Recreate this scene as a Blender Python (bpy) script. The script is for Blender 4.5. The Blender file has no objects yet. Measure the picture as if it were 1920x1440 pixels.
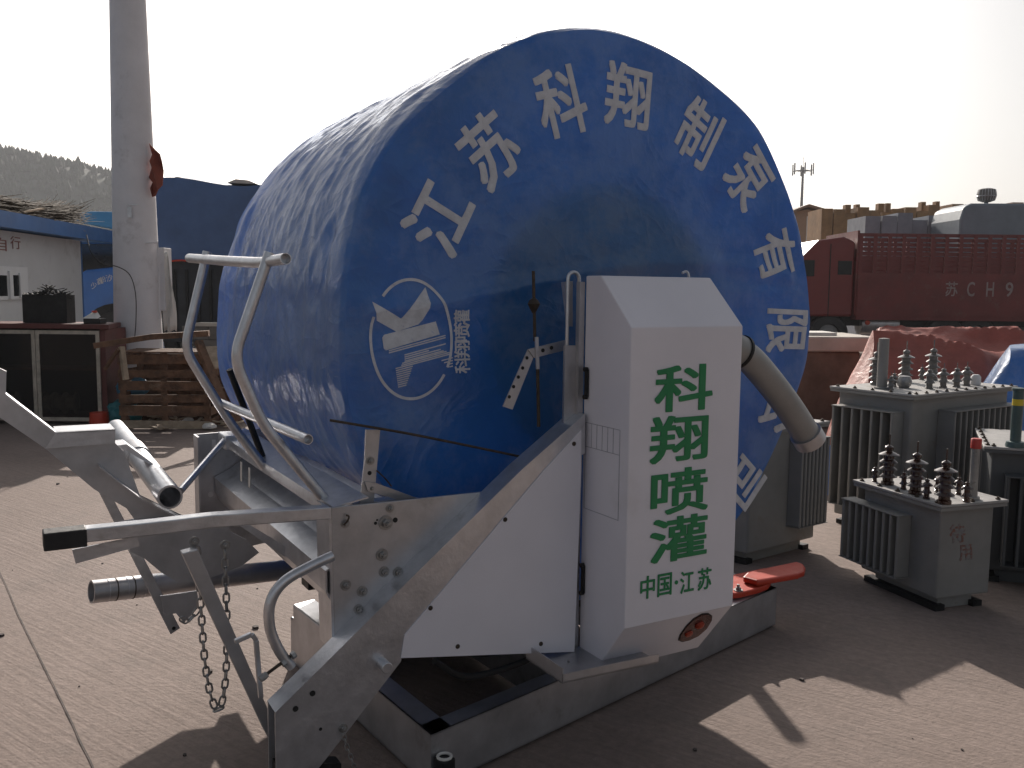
import bpy, bmesh, math, random
from mathutils import Vector, Matrix, noise
random.seed(7)
sc = bpy.context.scene
COL = sc.collection

# ------------------------------------------------------------------ camera
CAM_H, F, PITCH, ROLL = 1.6, 1700.0, math.radians(5.9), math.radians(0.6)
cd = bpy.data.cameras.new('camera'); cam = bpy.data.objects.new('camera', cd); COL.objects.link(cam)
cd.sensor_width = 36; cd.lens = 36*F/1920; cd.clip_start = .05; cd.clip_end = 6000
RC = Matrix.Rotation(math.pi/2-PITCH, 3, 'X') @ Matrix.Rotation(ROLL, 3, 'Z')
cam.location = (0, 0, CAM_H); cam.rotation_euler = RC.to_euler(); sc.camera = cam

# ------------------------------------------------------------------ sky and sun
SUN_EL, SUN_AZ = math.radians(26), math.radians(-5)     # azimuth from +Y, negative = left of the view
w = bpy.data.worlds.new("World"); sc.world = w; w.use_nodes = True
nt = w.node_tree; nt.nodes.clear()
sky = nt.nodes.new('ShaderNodeTexSky'); sky.sky_type = 'NISHITA'; sky.sun_disc = False
sky.sun_elevation = SUN_EL; sky.sun_rotation = SUN_AZ; sky.air_density = 1.0; sky.dust_density = 4.0; sky.ozone_density = 1.0
hs = nt.nodes.new('ShaderNodeHueSaturation'); hs.inputs['Saturation'].default_value = .34
bg = nt.nodes.new('ShaderNodeBackground'); bg.inputs[1].default_value = .080
wo = nt.nodes.new('ShaderNodeOutputWorld')
nt.links.new(sky.outputs[0], hs.inputs['Color']); nt.links.new(hs.outputs[0], bg.inputs[0]); nt.links.new(bg.outputs[0], wo.inputs[0])
sd = bpy.data.lights.new('sun', 'SUN'); sd.energy = 4.8; sd.angle = math.radians(.6); sd.color = (1, .91, .82)
sun = bpy.data.objects.new('sun', sd); COL.objects.link(sun)
SUNV = Vector((math.sin(SUN_AZ)*math.cos(SUN_EL), math.cos(SUN_AZ)*math.cos(SUN_EL), math.sin(SUN_EL)))
sun.rotation_euler = SUNV.to_track_quat('Z', 'Y').to_euler(); sun.location = (0, 0, 60)
sc.view_settings.view_transform = 'Standard'; sc.view_settings.look = 'None'
sc.view_settings.gamma = 1; sc.view_settings.exposure = 0.32

# ------------------------------------------------------------------ surveying: the survey point (x, y) of the camera station met with real planes
CP = Vector((0, 0, CAM_H))
def ray(x, y): return RC @ Vector(((x-960)/F, (720-y)/F, -1))
def pz(x, y, z=0.):
    d = ray(x, y); return CP + d*((z-CAM_H)/d.z)
def pd(x, y, D):
    d = ray(x, y); return CP + d*(D/d.y)
def pp(x, y, p, n):
    d = ray(x, y); return CP + d*((Vector(p)-CP).dot(n)/d.dot(n))
A = math.radians(60)
U = Vector((math.sin(A), math.cos(A), 0)); V = Vector((-U.y, U.x, 0)); Z = Vector((0, 0, 1))
Q = pd(1090, 1000, 3.0); Q.z = 0
def W(s, o, z): return Q + U*s + V*o + Z*z          # machine coordinates: along the machine, across it, up
def N(x, y, o=0.): return pp(x, y, Q+V*o, V)       # a survey point on the machine's plane at o

# ------------------------------------------------------------------ materials
MATS = {}
def mat(name, col, rough=.6, metal=0., var=.12, nscale=6., bump=.15, bscale=40., col2=None, dirt=None, spec=.5, transl=0., rvar=.15, coat=0.):
    if name in MATS: return MATS[name]
    m = bpy.data.materials.new(name); m.use_nodes = True; n = m.node_tree; L = n.links
    b = n.nodes['Principled BSDF']; out = n.nodes['Material Output']
    tc = n.nodes.new('ShaderNodeTexCoord')
    nz = n.nodes.new('ShaderNodeTexNoise'); nz.inputs['Scale'].default_value = nscale; nz.inputs['Detail'].default_value = 8; nz.inputs['Roughness'].default_value = .65
    L.new(tc.outputs['Object'], nz.inputs['Vector'])
    cr = n.nodes.new('ShaderNodeValToRGB')
    c2 = col2 or [c*(1-2*var) for c in col]; c1 = [min(1, c*(1+var)) for c in col]
    cr.color_ramp.elements[0].position = .3; cr.color_ramp.elements[1].position = .72
    cr.color_ramp.elements[0].color = (*c2, 1); cr.color_ramp.elements[1].color = (*c1, 1)
    L.new(nz.outputs['Fac'], cr.inputs['Fac']); last = cr.outputs['Color']
    if dirt:
        n2 = n.nodes.new('ShaderNodeTexNoise'); n2.inputs['Scale'].default_value = dirt[1]; n2.inputs['Detail'].default_value = 10; n2.inputs['Roughness'].default_value = .7
        L.new(tc.outputs['Object'], n2.inputs['Vector'])
        mr = n.nodes.new('ShaderNodeMapRange'); mr.inputs[1].default_value = dirt[2]; mr.inputs[2].default_value = dirt[2]+.12
        mr.inputs[3].default_value = 0; mr.inputs[4].default_value = dirt[3]
        L.new(n2.outputs['Fac'], mr.inputs[0])
        mx = n.nodes.new('ShaderNodeMix'); mx.data_type = 'RGBA'; mx.inputs['B'].default_value = (*dirt[0], 1)
        L.new(mr.outputs[0], mx.inputs['Factor']); L.new(last, mx.inputs['A']); last = mx.outputs['Result']
    L.new(last, b.inputs['Base Color'])
    rr = n.nodes.new('ShaderNodeMapRange'); rr.inputs[3].default_value = max(.05, rough-rvar); rr.inputs[4].default_value = min(1, rough+rvar)
    n3 = n.nodes.new('ShaderNodeTexNoise'); n3.inputs['Scale'].default_value = nscale*2.7; n3.inputs['Detail'].default_value = 5
    L.new(tc.outputs['Object'], n3.inputs['Vector']); L.new(n3.outputs['Fac'], rr.inputs[0]); L.new(rr.outputs[0], b.inputs['Roughness'])
    b.inputs['Metallic'].default_value = metal; b.inputs['Specular IOR Level'].default_value = spec
    b.inputs['Coat Weight'].default_value = coat
    if bump:
        n4 = n.nodes.new('ShaderNodeTexNoise'); n4.inputs['Scale'].default_value = bscale; n4.inputs['Detail'].default_value = 6
        L.new(tc.outputs['Object'], n4.inputs['Vector'])
        bm = n.nodes.new('ShaderNodeBump'); bm.inputs['Strength'].default_value = bump; bm.inputs['Distance'].default_value = .01
        L.new(n4.outputs['Fac'], bm.inputs['Height']); L.new(bm.outputs[0], b.inputs['Normal'])
    if transl:
        t = n.nodes.new('ShaderNodeBsdfTranslucent'); L.new(last, t.inputs['Color'])
        ms = n.nodes.new('ShaderNodeMixShader'); ms.inputs[0].default_value = transl
        L.new(b.outputs[0], ms.inputs[1]); L.new(t.outputs[0], ms.inputs[2]); L.new(ms.outputs[0], out.inputs['Surface'])
    MATS[name] = m; return m

GALV = mat('galvanised_steel', (.60, .61, .64), .34, .85, .10, 14, .10, 60, dirt=((.22, .20, .18), 5, .60, .5), rvar=.12)
GALV2 = mat('galvanised_plate', (.52, .52, .54), .40, .8, .14, 5, .08, 25, dirt=((.20, .18, .16), 3, .58, .6), rvar=.1)
DARKST = mat('blackened_steel', (.03, .03, .032), .5, .6, .2, 9, .2, 50)
RUBBER = mat('black_rubber', (.015, .015, .016), .6, 0, .2, 9, .2, 50)
WHITEP = mat('white_powder_paint', (.72, .70, .75), .38, 0, .03, 3, .05, 220, dirt=((.52, .49, .48), 2.2, .60, .35), rvar=.06)
GREENP = mat('green_letter_paint', (.012, .22, .075), .5, 0, .06, 9, 0)
TARP = mat('blue_tarpaulin', (.035, .205, .55), .34, 0, .12, 2.2, 0, 50, dirt=((.20, .33, .56), 3, .46, .5), spec=.9, transl=.48, rvar=.10, coat=.9)  # pale dust film; its lightening also stands in for milky flare over the sheet
def creases(m, sx=(1, 1, 1)):
    n = m.node_tree; L = n.links; b = n.nodes['Principled BSDF']; tc = n.nodes.new('ShaderNodeTexCoord'); tot = None
    for scale, amt, dist in ((3.2, 1.0, 1.2), (8.5, .55, .8), (22, .22, .4)):
        q = n.nodes.new('ShaderNodeTexNoise'); q.inputs['Scale'].default_value = scale; q.inputs['Detail'].default_value = 2; q.inputs['Distortion'].default_value = dist
        L.new(tc.outputs['Object'], q.inputs['Vector'])
        a = n.nodes.new('ShaderNodeMath'); a.operation = 'SUBTRACT'; a.inputs[1].default_value = .5; L.new(q.outputs['Fac'], a.inputs[0])
        c = n.nodes.new('ShaderNodeMath'); c.operation = 'ABSOLUTE'; L.new(a.outputs[0], c.inputs[0])
        p = n.nodes.new('ShaderNodeMath'); p.operation = 'POWER'; p.inputs[1].default_value = .6; L.new(c.outputs[0], p.inputs[0])
        w_ = n.nodes.new('ShaderNodeMath'); w_.operation = 'MULTIPLY'; w_.inputs[1].default_value = -amt; L.new(p.outputs[0], w_.inputs[0])
        if tot is None: tot = w_.outputs[0]
        else:
            s_ = n.nodes.new('ShaderNodeMath'); s_.operation = 'ADD'; L.new(tot, s_.inputs[0]); L.new(w_.outputs[0], s_.inputs[1]); tot = s_.outputs[0]
    bm = n.nodes.new('ShaderNodeBump'); bm.inputs['Strength'].default_value = .32; bm.inputs['Distance'].default_value = .02
    L.new(tot, bm.inputs['Height']); L.new(bm.outputs[0], b.inputs['Normal']); L.new(bm.outputs[0], b.inputs['Coat Normal']); b.inputs['Coat Roughness'].default_value = .22
creases(TARP)
_b = TARP.node_tree.nodes['Principled BSDF']; _b.inputs['Sheen Weight'].default_value = .9; _b.inputs['Sheen Roughness'].default_value = .35; _b.inputs['Sheen Tint'].default_value = (.75, .86, 1, 1)
TLET = mat('grey_stencil_paint', (.60, .62, .66), .55, 0, .10, 25, .1, 90, dirt=((.08, .16, .42), 60, .60, .55))
REDP = mat('red_orange_paint', (.52, .045, .018), .42, 0, .08, 9, .05, 60)
TRED = mat('faded_red_lorry_paint', (.16, .022, .020), .55, 0, .15, 2, .1, 30, dirt=((.16, .09, .07), 3, .56, .5))
BLUEP = mat('blue_lorry_paint', (.02, .13, .42), .4, 0, .08, 2, .03, 30)
WOOD = mat('brown_crate_timber', (.17, .085, .045), .8, 0, .35, 9, .5, 60, dirt=((.30, .22, .15), 4, .60, .7))
WOOD2 = mat('weathered_timber', (.40, .31, .22), .85, 0, .25, 7, .4, 60)
CONCP = mat('painted_concrete', (.66, .655, .67), .75, 0, .06, 2, .2, 40, dirt=((.30, .28, .27), 1.5, .56, .55))
GREYT = mat('grey_transformer_paint', (.23, .225, .215), .5, 0, .10, 3, .06, 60, dirt=((.16, .11, .08), 3.2, .60, .6))
LIDT = mat('dusty_lid_paint', (.36, .35, .34), .6, 0, .12, 6, .15, 60, dirt=((.20, .15, .11), 5, .56, .6))
PORC = mat('brown_glazed_porcelain', (.045, .018, .012), .16, 0, .15, 9, 0, rvar=.06, coat=.5)
PORC2 = mat('grey_glazed_porcelain', (.16, .15, .14), .22, 0, .15, 9, 0, rvar=.06, coat=.3)
BRASS = mat('bolt_steel', (.36, .355, .35), .42, .8, .15, 30, .1, 80)
RUST = mat('dull_threaded_steel', (.085, .065, .05), .6, .6, .25, 40, .2, 90)
CABW = mat('white_sandwich_panel', (.60, .61, .61), .6, 0, .05, 1.2, .05, 30, dirt=((.36, .36, .34), 1.6, .56, .6))
TABLER = mat('dark_red_table_paint', (.13, .035, .03), .6, 0, .2, 5, .2, 60)
ALU = mat('worn_aluminium', (.50, .45, .38), .5, .5, .2, 9, .15, 60)
BLACKB = mat('sooty_black_metal', (.012, .012, .012), .7, 0, .4, 9, .4, 30)
PINKT = mat('faded_red_tarpaulin', (.40, .11, .08), .5, 0, .15, 4, 0, 30, transl=.15)
creases(PINKT)
STRAW = mat('dry_broom_straw', (.075, .05, .025), .9, 0, .3, 9, .2)
GLASSD = mat('dark_glass', (.012, .014, .016), .12, 0, .1, 3, 0, spec=.5, rvar=.04)
PALE = mat('pale_stone_slab', (.46, .42, .37), .8, 0, .1, 3, .3, 30)
YELC = mat('ochre_packing_timber', (.30, .17, .075), .8, 0, .2, 2, .2, 20)
GREYB = mat('pale_grey_blocks', (.24, .26, .30), .8, 0, .12, 2, .2, 20)
VANB = mat('blue_grey_van_paint', (.16, .20, .24), .5, 0, .1, 2, .1, 20)
AMBER = mat('amber_lens', (.36, .04, .015), .35, 0, .1, 9, 0, spec=.3)
TEAL = mat('teal_plastic_sack', (.03, .22, .25), .4, 0, .25, 6, .3, 30)
CLOTH = mat('white_cloth', (.68, .66, .62), .85, 0, .08, 5, .3, 30)
ORANGEF = mat('red_rag_cloth', (.28, .075, .045), .8, 0, .15, 5, .3, 30, transl=.3)
YEL = mat('yellow_label', (.6, .45, .02), .5)

# ------------------------------------------------------------------ mesh helpers
ORG = {}
class MB:
    def __init__(s): s.bm = bmesh.new()
    def face(s, pts):
        vs = [s.bm.verts.new(p) for p in pts]; return s.bm.faces.new(vs)
    def prism(s, pts, ext):
        """closed prism: polygon pts swept along the vector ext"""
        ext = Vector(ext); a = [s.bm.verts.new(p) for p in pts]; b = [s.bm.verts.new(Vector(p)+ext) for p in pts]
        n = len(pts); s.bm.faces.new(a); s.bm.faces.new(b[::-1])
        for i in range(n): s.bm.faces.new((a[i], b[i], b[(i+1) % n], a[(i+1) % n]))
        return s
    def box(s, c, ex, ey, ez):
        """box from corner c with edge vectors"""
        c = Vector(c); ex, ey, ez = Vector(ex), Vector(ey), Vector(ez)
        return s.prism([c, c+ex, c+ex+ey, c+ey], ez)
    def bar(s, a, b, w, h, up=Z):
        a, b = Vector(a), Vector(b); d = (b-a).normalized(); x = d.cross(up)
        if x.length < 1e-4: x = d.cross(Vector((1, 0, 0)))
        x.normalize(); y = x.cross(d).normalized()
        return s.prism([a-x*w/2-y*h/2, a+x*w/2-y*h/2, a+x*w/2+y*h/2, a-x*w/2+y*h/2], b-a)
    def tube(s, path, r, n=14, closed=False, hollow=0.):
        P = [Vector(p) for p in path]; m = len(P); rings = []; ref = None
        for i in range(m):
            if closed: t = (P[(i+1) % m]-P[i-1]).normalized()
            else: t = (P[min(i+1, m-1)]-P[max(i-1, 0)]).normalized()
            if ref is None:
                ref = t.cross(Z); ref = ref if ref.length > 1e-3 else t.cross(Vector((1, 0, 0)))
            ref = (ref-t*ref.dot(t)).normalized(); y = t.cross(ref)
            rr = r[i] if isinstance(r, (list, tuple)) else r
            rings.append([s.bm.verts.new(P[i]+(ref*math.cos(k*2*math.pi/n)+y*math.sin(k*2*math.pi/n))*rr) for k in range(n)])
        R2 = rings+([rings[0]] if closed else [])
        for a, b in zip(R2, R2[1:]):
            for k in range(n): s.bm.faces.new((a[k], a[(k+1) % n], b[(k+1) % n], b[k]))
        if not closed:
            if hollow:
                for ring, q, inner in ((rings[0], P[0], P[0]+(P[1]-P[0]).normalized()*hollow), (rings[-1], P[-1], P[-1]+(P[-2]-P[-1]).normalized()*hollow)):
                    k1 = [s.bm.verts.new(q+(v.co-q)*.84) for v in ring]; k2 = [s.bm.verts.new(inner+(v.co-q)*.84) for v in ring]
                    for k in range(n):
                        s.bm.faces.new((ring[k], ring[(k+1) % n], k1[(k+1) % n], k1[k])); s.bm.faces.new((k1[k], k1[(k+1) % n], k2[(k+1) % n], k2[k]))
                    s.bm.faces.new(k2)
            else:
                s.bm.faces.new(rings[0][::-1]); s.bm.faces.new(rings[-1])
        return s
    def lathe(s, prof, c=(0, 0, 0), n=20, axis=Z):
        axis = Vector(axis).normalized(); x = axis.cross(Vector((.31, .95, .1)) if abs(axis.z) < .9 else Vector((1, 0, 0))).normalized(); y = axis.cross(x); c = Vector(c)
        rings = [[s.bm.verts.new(c+axis*h+(x*math.cos(k*2*math.pi/n)+y*math.sin(k*2*math.pi/n))*max(r, 1e-4)) for k in range(n)] for r, h in prof]
        for a, b in zip(rings, rings[1:]):
            for k in range(n): s.bm.faces.new((a[k], a[(k+1) % n], b[(k+1) % n], b[k]))
        s.bm.faces.new(rings[0][::-1]); s.bm.faces.new(rings[-1]); return s
    def build(s, name, m, parent=None, smooth=False, bevel=0., org=None, kind=None, label=None):
        bmesh.ops.recalc_face_normals(s.bm, faces=s.bm.faces)
        if org is None:
            if parent is not None: org = ORG[parent.name]
            else:
                xs = [v.co for v in s.bm.verts]
                org = Vector((sum(v.x for v in xs)/len(xs), sum(v.y for v in xs)/len(xs), min(v.z for v in xs)))
        bmesh.ops.translate(s.bm, verts=s.bm.verts, vec=-Vector(org))
        me = bpy.data.meshes.new(name); s.bm.to_mesh(me); s.bm.free()
        return link(name, me, m, parent, smooth, bevel, org, kind, label)
def link(name, me, m, parent, smooth=False, bevel=0., org=None, kind=None, label=None):
    o = bpy.data.objects.new(name, me); COL.objects.link(o)
    if m and not me.materials: me.materials.append(m)
    if smooth: me.shade_smooth()
    if parent is not None:
        o.parent = parent; o.location = Vector(org)-ORG[parent.name]
    else: o.location = org
    ORG[o.name] = Vector(org)
    if bevel:
        b = o.modifiers.new('bevel', 'BEVEL'); b.width = bevel; b.segments = 2; b.limit_method = 'ANGLE'; b.angle_limit = math.radians(40)
    if smooth:
        try: me.set_sharp_from_angle(angle=math.radians(42))
        except Exception: pass
    if kind: o['kind'] = kind
    if label: o['label'] = label
    return o
def thing(name, label, cat, loc, group=None):
    o = bpy.data.objects.new(name, None); COL.objects.link(o); o.location = loc; o.empty_display_size = .1
    o['label'] = label; o['category'] = cat
    if group: o['group'] = group
    ORG[o.name] = Vector(loc); return o
def tag(o, label, cat, group=None):
    o['label'] = label; o['category'] = cat
    if group: o['group'] = group
    return o
def inst(name, me, parent, pos, axis=None, scale=1., m=None, roll=0.):
    """another object on a shared mesh, its local Z along axis"""
    o = bpy.data.objects.new(name, me); COL.objects.link(o); o.parent = parent
    o.location = Vector(pos)-ORG[parent.name]; ORG[o.name] = Vector(pos)
    if axis is not None:
        q = Vector(axis).to_track_quat('Z', 'Y'); o.rotation_euler = (q.to_matrix() @ Matrix.Rotation(roll, 3, 'Z')).to_euler()
    o.scale = (scale,)*3
    return o
def shared(name, fn, m, smooth=False):
    b = MB(); fn(b); bmesh.ops.recalc_face_normals(b.bm, faces=b.bm.faces)
    me = bpy.data.meshes.new(name); b.bm.to_mesh(me); b.bm.free(); me.materials.append(m)
    if smooth:
        me.shade_smooth(); me.set_sharp_from_angle(angle=math.radians(40))
    return me
def curve_pts(pts, per=6):
    """Catmull-Rom through pts"""
    P = [Vector(p) for p in pts]; P = [P[0]*2-P[1]]+P+[P[-1]*2-P[-2]]; out = []
    for i in range(1, len(P)-2):
        for k in range(per):
            t = k/per; a, b, c, d = P[i-1], P[i], P[i+1], P[i+2]
            out.append(.5*((2*b)+(c-a)*t+(2*a-5*b+4*c-d)*t*t+(3*b-a-3*c+d)*t**3))
    return out+[P[-2]]
def glyph(txt, bold=.02, align='CENTER'):
    """flat outline of a character as a bmesh about its own centre, height about one"""
    c = bpy.data.curves.new('t', 'FONT'); c.body = txt; c.size = 1; c.align_x = align; c.resolution_u = 3
    o = bpy.data.objects.new('t', c); COL.objects.link(o); bpy.context.view_layer.update()
    me = bpy.data.meshes.new_from_object(o.evaluated_get(bpy.context.evaluated_depsgraph_get()))
    bm = bmesh.new(); bm.from_mesh(me); bpy.data.objects.remove(o); bpy.data.curves.remove(c); bpy.data.meshes.remove(me)
    # strokes made fatter by shifted copies, each a hair lower than the one before it
    if bold > .005:
        base = bmesh.ops.duplicate(bm, geom=bm.faces[:])['geom']; base = [f for f in base if isinstance(f, bmesh.types.BMFace)]; k = bold
        for i, (dx, dy) in enumerate(((k, 0), (-k, 0), (0, k), (0, -k), (k, k), (-k, k), (k, -k), (-k, -k))):
            g_ = bmesh.ops.duplicate(bm, geom=base)['geom']
            for v in g_:
                if isinstance(v, bmesh.types.BMVert): v.co += Vector((dx, dy, -.02*(i+1)))
        bmesh.ops.delete(bm, geom=base, context='FACES')
    xs = [v.co.x for v in bm.verts]; ys = [v.co.y for v in bm.verts]
    cx, cy = (min(xs)+max(xs))/2, (min(ys)+max(ys))/2
    for v in bm.verts: v.co.x -= cx; v.co.y -= cy
    return bm, max(xs)-min(xs), max(ys)-min(ys)
def lettering(txt, name, m, parent, centre, right, up, w_, h_, bold=.02, thick=.0015, out=None, org=None):
    """lettering that stands on a flat surface, w_ x h_ metres"""
    bm, gw, gh = glyph(txt, bold); n = Vector(right).cross(Vector(up)).normalized() if out is None else Vector(out)
    c = Vector(centre)
    for v in bm.verts: v.co = c+Vector(right)*(v.co.x/gw*w_)+Vector(up)*(v.co.y/gh*h_)+n*(v.co.z*.006+.001)
    r = bmesh.ops.extrude_face_region(bm, geom=bm.faces[:]); 
    for e in r['geom']:
        if isinstance(e, bmesh.types.BMVert): e.co += n*thick
    b = MB(); b.bm.free(); b.bm = bm
    return b.build(name, m, parent, org=org)

# ================================================================== SETTING
# ground: poured concrete yard
def ground_mat():
    m = bpy.data.materials.new('brushed_concrete'); m.use_nodes = True; n = m.node_tree; L = n.links; b = n.nodes['Principled BSDF']
    tc = n.nodes.new('ShaderNodeTexCoord')
    def nz(s, d=8, r=.6):
        q = n.nodes.new('ShaderNodeTexNoise'); q.inputs['Scale'].default_value = s; q.inputs['Detail'].default_value = d; q.inputs['Roughness'].default_value = r
        L.new(tc.outputs['Object'], q.inputs['Vector']); return q
    def ramp(src, p0, c0, p1, c1):
        r = n.nodes.new('ShaderNodeValToRGB'); r.color_ramp.elements[0].position = p0; r.color_ramp.elements[1].position = p1
        r.color_ramp.elements[0].color = (*c0, 1); r.color_ramp.elements[1].color = (*c1, 1); L.new(src, r.inputs[0]); return r
    def mix(a, bb, f, mode='MIX'):
        x = n.nodes.new('ShaderNodeMix'); x.data_type = 'RGBA'; x.blend_type = mode
        for s_, k in ((a, 'A'), (bb, 'B')):
            if isinstance(s_, tuple): x.inputs[k].default_value = (*s_, 1)
            else: L.new(s_, x.inputs[k])
        if isinstance(f, float): x.inputs['Factor'].default_value = f
        else: L.new(f, x.inputs['Factor'])
        return x.outputs['Result']
    base = ramp(nz(.7, 10, .6).outputs['Fac'], .32, (.220, .170, .147), .70, (.292, .231, .203))
    fine = ramp(nz(26, 8, .7).outputs['Fac'], .35, (.80, .80, .80), .7, (1.1, 1.1, 1.1))
    c = mix(base.outputs[0], fine.outputs[0], 1., 'MULTIPLY')
    stain = ramp(nz(1.7, 12, .75).outputs['Fac'], .53, (0, 0, 0), .68, (.6, .6, .6)); c = mix(c, (.17, .14, .125), stain.outputs[0])
    pale = ramp(nz(11, 12, .85).outputs['Fac'], .57, (0, 0, 0), .70, (.6, .6, .6)); c = mix(c, (.40, .335, .30), pale.outputs[0])
    # broom marks: noise stretched along one direction
    mp = n.nodes.new('ShaderNodeMapping'); mp0 = n.nodes.new('ShaderNodeMapping'); mp0.inputs['Rotation'].default_value = (0, 0, math.radians(37)); mp.inputs['Scale'].default_value = (2.2, 44, 1)
    L.new(tc.outputs['Object'], mp0.inputs['Vector']); L.new(mp0.outputs[0], mp.inputs['Vector'])
    br = n.nodes.new('ShaderNodeTexNoise'); br.inputs['Scale'].default_value = 1; br.inputs['Detail'].default_value = 5; L.new(mp.outputs[0], br.inputs['Vector'])
    brr = ramp(br.outputs['Fac'], .30, (.90, .89, .88), .62, (1.02, 1.02, 1.02)); c = mix(c, brr.outputs[0], 1., 'MULTIPLY')
    L.new(c, b.inputs['Base Color']); b.inputs['Roughness'].default_value = .85; b.inputs['Specular IOR Level'].default_value = .3
    bm = n.nodes.new('ShaderNodeBump'); bm.inputs['Strength'].default_value = .55; bm.inputs['Distance'].default_value = .008
    ad = n.nodes.new('ShaderNodeMath'); ad.operation = 'ADD'; L.new(br.outputs['Fac'], ad.inputs[0]); L.new(nz(60, 6, .6).outputs['Fac'], ad.inputs[1])
    L.new(ad.outputs[0], bm.inputs['Height']); L.new(bm.outputs[0], b.inputs['Normal']); return m
b = MB(); b.face([(-2500, -40, 0), (2500, -40, 0), (2500, 4000, 0), (-2500, 4000, 0)])
g = b.build('ground', ground_mat(), org=(0, 0, 0)); g['kind'] = 'structure'
# joint and crack in the slab: narrow wobbling tar-dark strips
TARD = mat('dark_joint_filler', (.07, .055, .05), .9, 0, .2, 20, .2)
def joint(name, a, bb, w_, wob, zz):
    b = MB(); a, bb = Vector(a), Vector(bb); d = bb-a; n_ = int(d.length/.06); t = Vector((-d.y, d.x, 0)).normalized(); prev = None
    for i in range(n_+1):
        p = a+d*i/n_; p = p+t*(noise.noise(p*1.3)*wob+noise.noise(p*9)*wob*.25); ww = w_*(.6+.7*abs(noise.noise(p*7+Vector((3, 0, 0)))))
        l_, r_ = b.bm.verts.new((p.x+t.x*ww, p.y+t.y*ww, zz)), b.bm.verts.new((p.x-t.x*ww, p.y-t.y*ww, zz))
        if prev: b.bm.faces.new((prev[0], prev[1], r_, l_))
        prev = (l_, r_)
    o = b.build(name, TARD); o['kind'] = 'structure'
j1, j2 = pz(0, 1080), pz(170, 1430); d = (j2-j1)
joint('slab_joint', j1-d*1.4, j2+d*.6, .0028, .008, .004)
j1, j2 = pz(1480, 1056), pz(1645, 1085); 
joint('slab_joint', (-9, 13.2, 0), (9, 9.7, 0), .006, .01, .004)
# small grit and dead leaves on the slab
b = MB()
for i in range(110):
    x, y = random.uniform(-4, 4.5), random.uniform(2.6, 9.5); r = random.uniform(.002, .007) if i > 25 else random.uniform(.008, .016)
    b.prism([(x+r*math.cos(k*1.26+i)*random.uniform(.7, 1.2), y+r*math.sin(k*1.26+i), .0005) for k in range(5)], (0, 0, r*.7))
o = b.build('grit', TARD, org=(0, 0, 0)); o['kind'] = 'stuff'; o['label'] = 'dark grit and crumbs scattered on the concrete yard'; o['category'] = 'grit'

# hill with conifer wood
HILL = mat('scrubby_hillside', (.035, .055, .035), .95, 0, .3, .02, .3, .2)
def hill_z(x, y):
    # ridge falling from the left towards the right
    ridge = 59*math.exp(-((x+230)/112)**2)+20*math.exp(-((x+70)/80)**2)
    return ridge*math.exp(-((y-400)/95)**2)*(1+.10*noise.noise(Vector((x*.012, y*.012, 0))))-.6
b = MB(); nx, ny = 90, 40; vs = [[b.bm.verts.new((-480+8*i, 200+10*j, hill_z(-480+8*i, 200+10*j))) for i in range(nx)] for j in range(ny)]
for j in range(ny-1):
    for i in range(nx-1): b.bm.faces.new((vs[j][i], vs[j][i+1], vs[j+1][i+1], vs[j+1][i]))
o = b.build('hill', HILL, smooth=True, org=(0, 0, -.6)); o['kind'] = 'structure'
FOR = mat('dark_conifer_green', (.035, .055, .03), .95, 0, .35, .3, 0)
b = MB()
for i in range(9000):
    x, y = random.uniform(-330, 60), random.uniform(290, 430); z = hill_z(x, y)
    if z < 3: continue
    h = random.uniform(1.6, 3.4)*(1.5 if random.random() < .06 else 1); r = h*random.uniform(.28, .5); a0 = random.random()
    ring = [b.bm.verts.new((x+r*math.cos(a0+k*1.257), y+r*math.sin(a0+k*1.257), z-.4+random.uniform(0, .3)*h)) for k in range(5)]; t = b.bm.verts.new((x+random.uniform(-.2, .2), y, z+h))
    for k in range(5): b.bm.faces.new((ring[k], ring[(k+1) % 5], t))
o = b.build('hillside_wood', FOR, org=(0, 0, 0)); o['kind'] = 'stuff'; o['label'] = 'dark conifers covering the hill behind the cabin'; o['category'] = 'wood'

# ================================================================== THE IRRIGATION MACHINE
M = thing('hose_reel_irrigator', 'galvanised steel hose reel machine on a low skid, with white cover box at its side', 'irrigator', W(-.2, .8, 0))
def sheet(name, pts, o, t, m=GALV, parent=M, bevel=0., **k):
    """steel sheet cut to an outline on the machine's plane o, thickness t going back"""
    return MB().prism([N(x, y, o) for x, y in pts], V*t).build(name, m, parent, bevel=bevel, **k)
bolt_me = shared('bolt', lambda b: (b.lathe([(.017, 0), (.017, .003), (.0001, .003)], n=14), b.lathe([(.0105, .003), (.0105, .011), (.009, .0125), (.0001, .0125)], n=6), b.lathe([(.0055, .012), (.0055, .022), (.0001, .0225)], n=8)), BRASS)
screw_me = shared('screw', lambda b: b.lathe([(.0075, 0), (.0075, .002), (.005, .0045), (.0001, .005)], n=10), RUST)
hole_me = shared('bolt_hole', lambda b: b.lathe([(.0085, -.001), (.0085, .0012), (.0001, .0012)], n=12), BLACKB)

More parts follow.
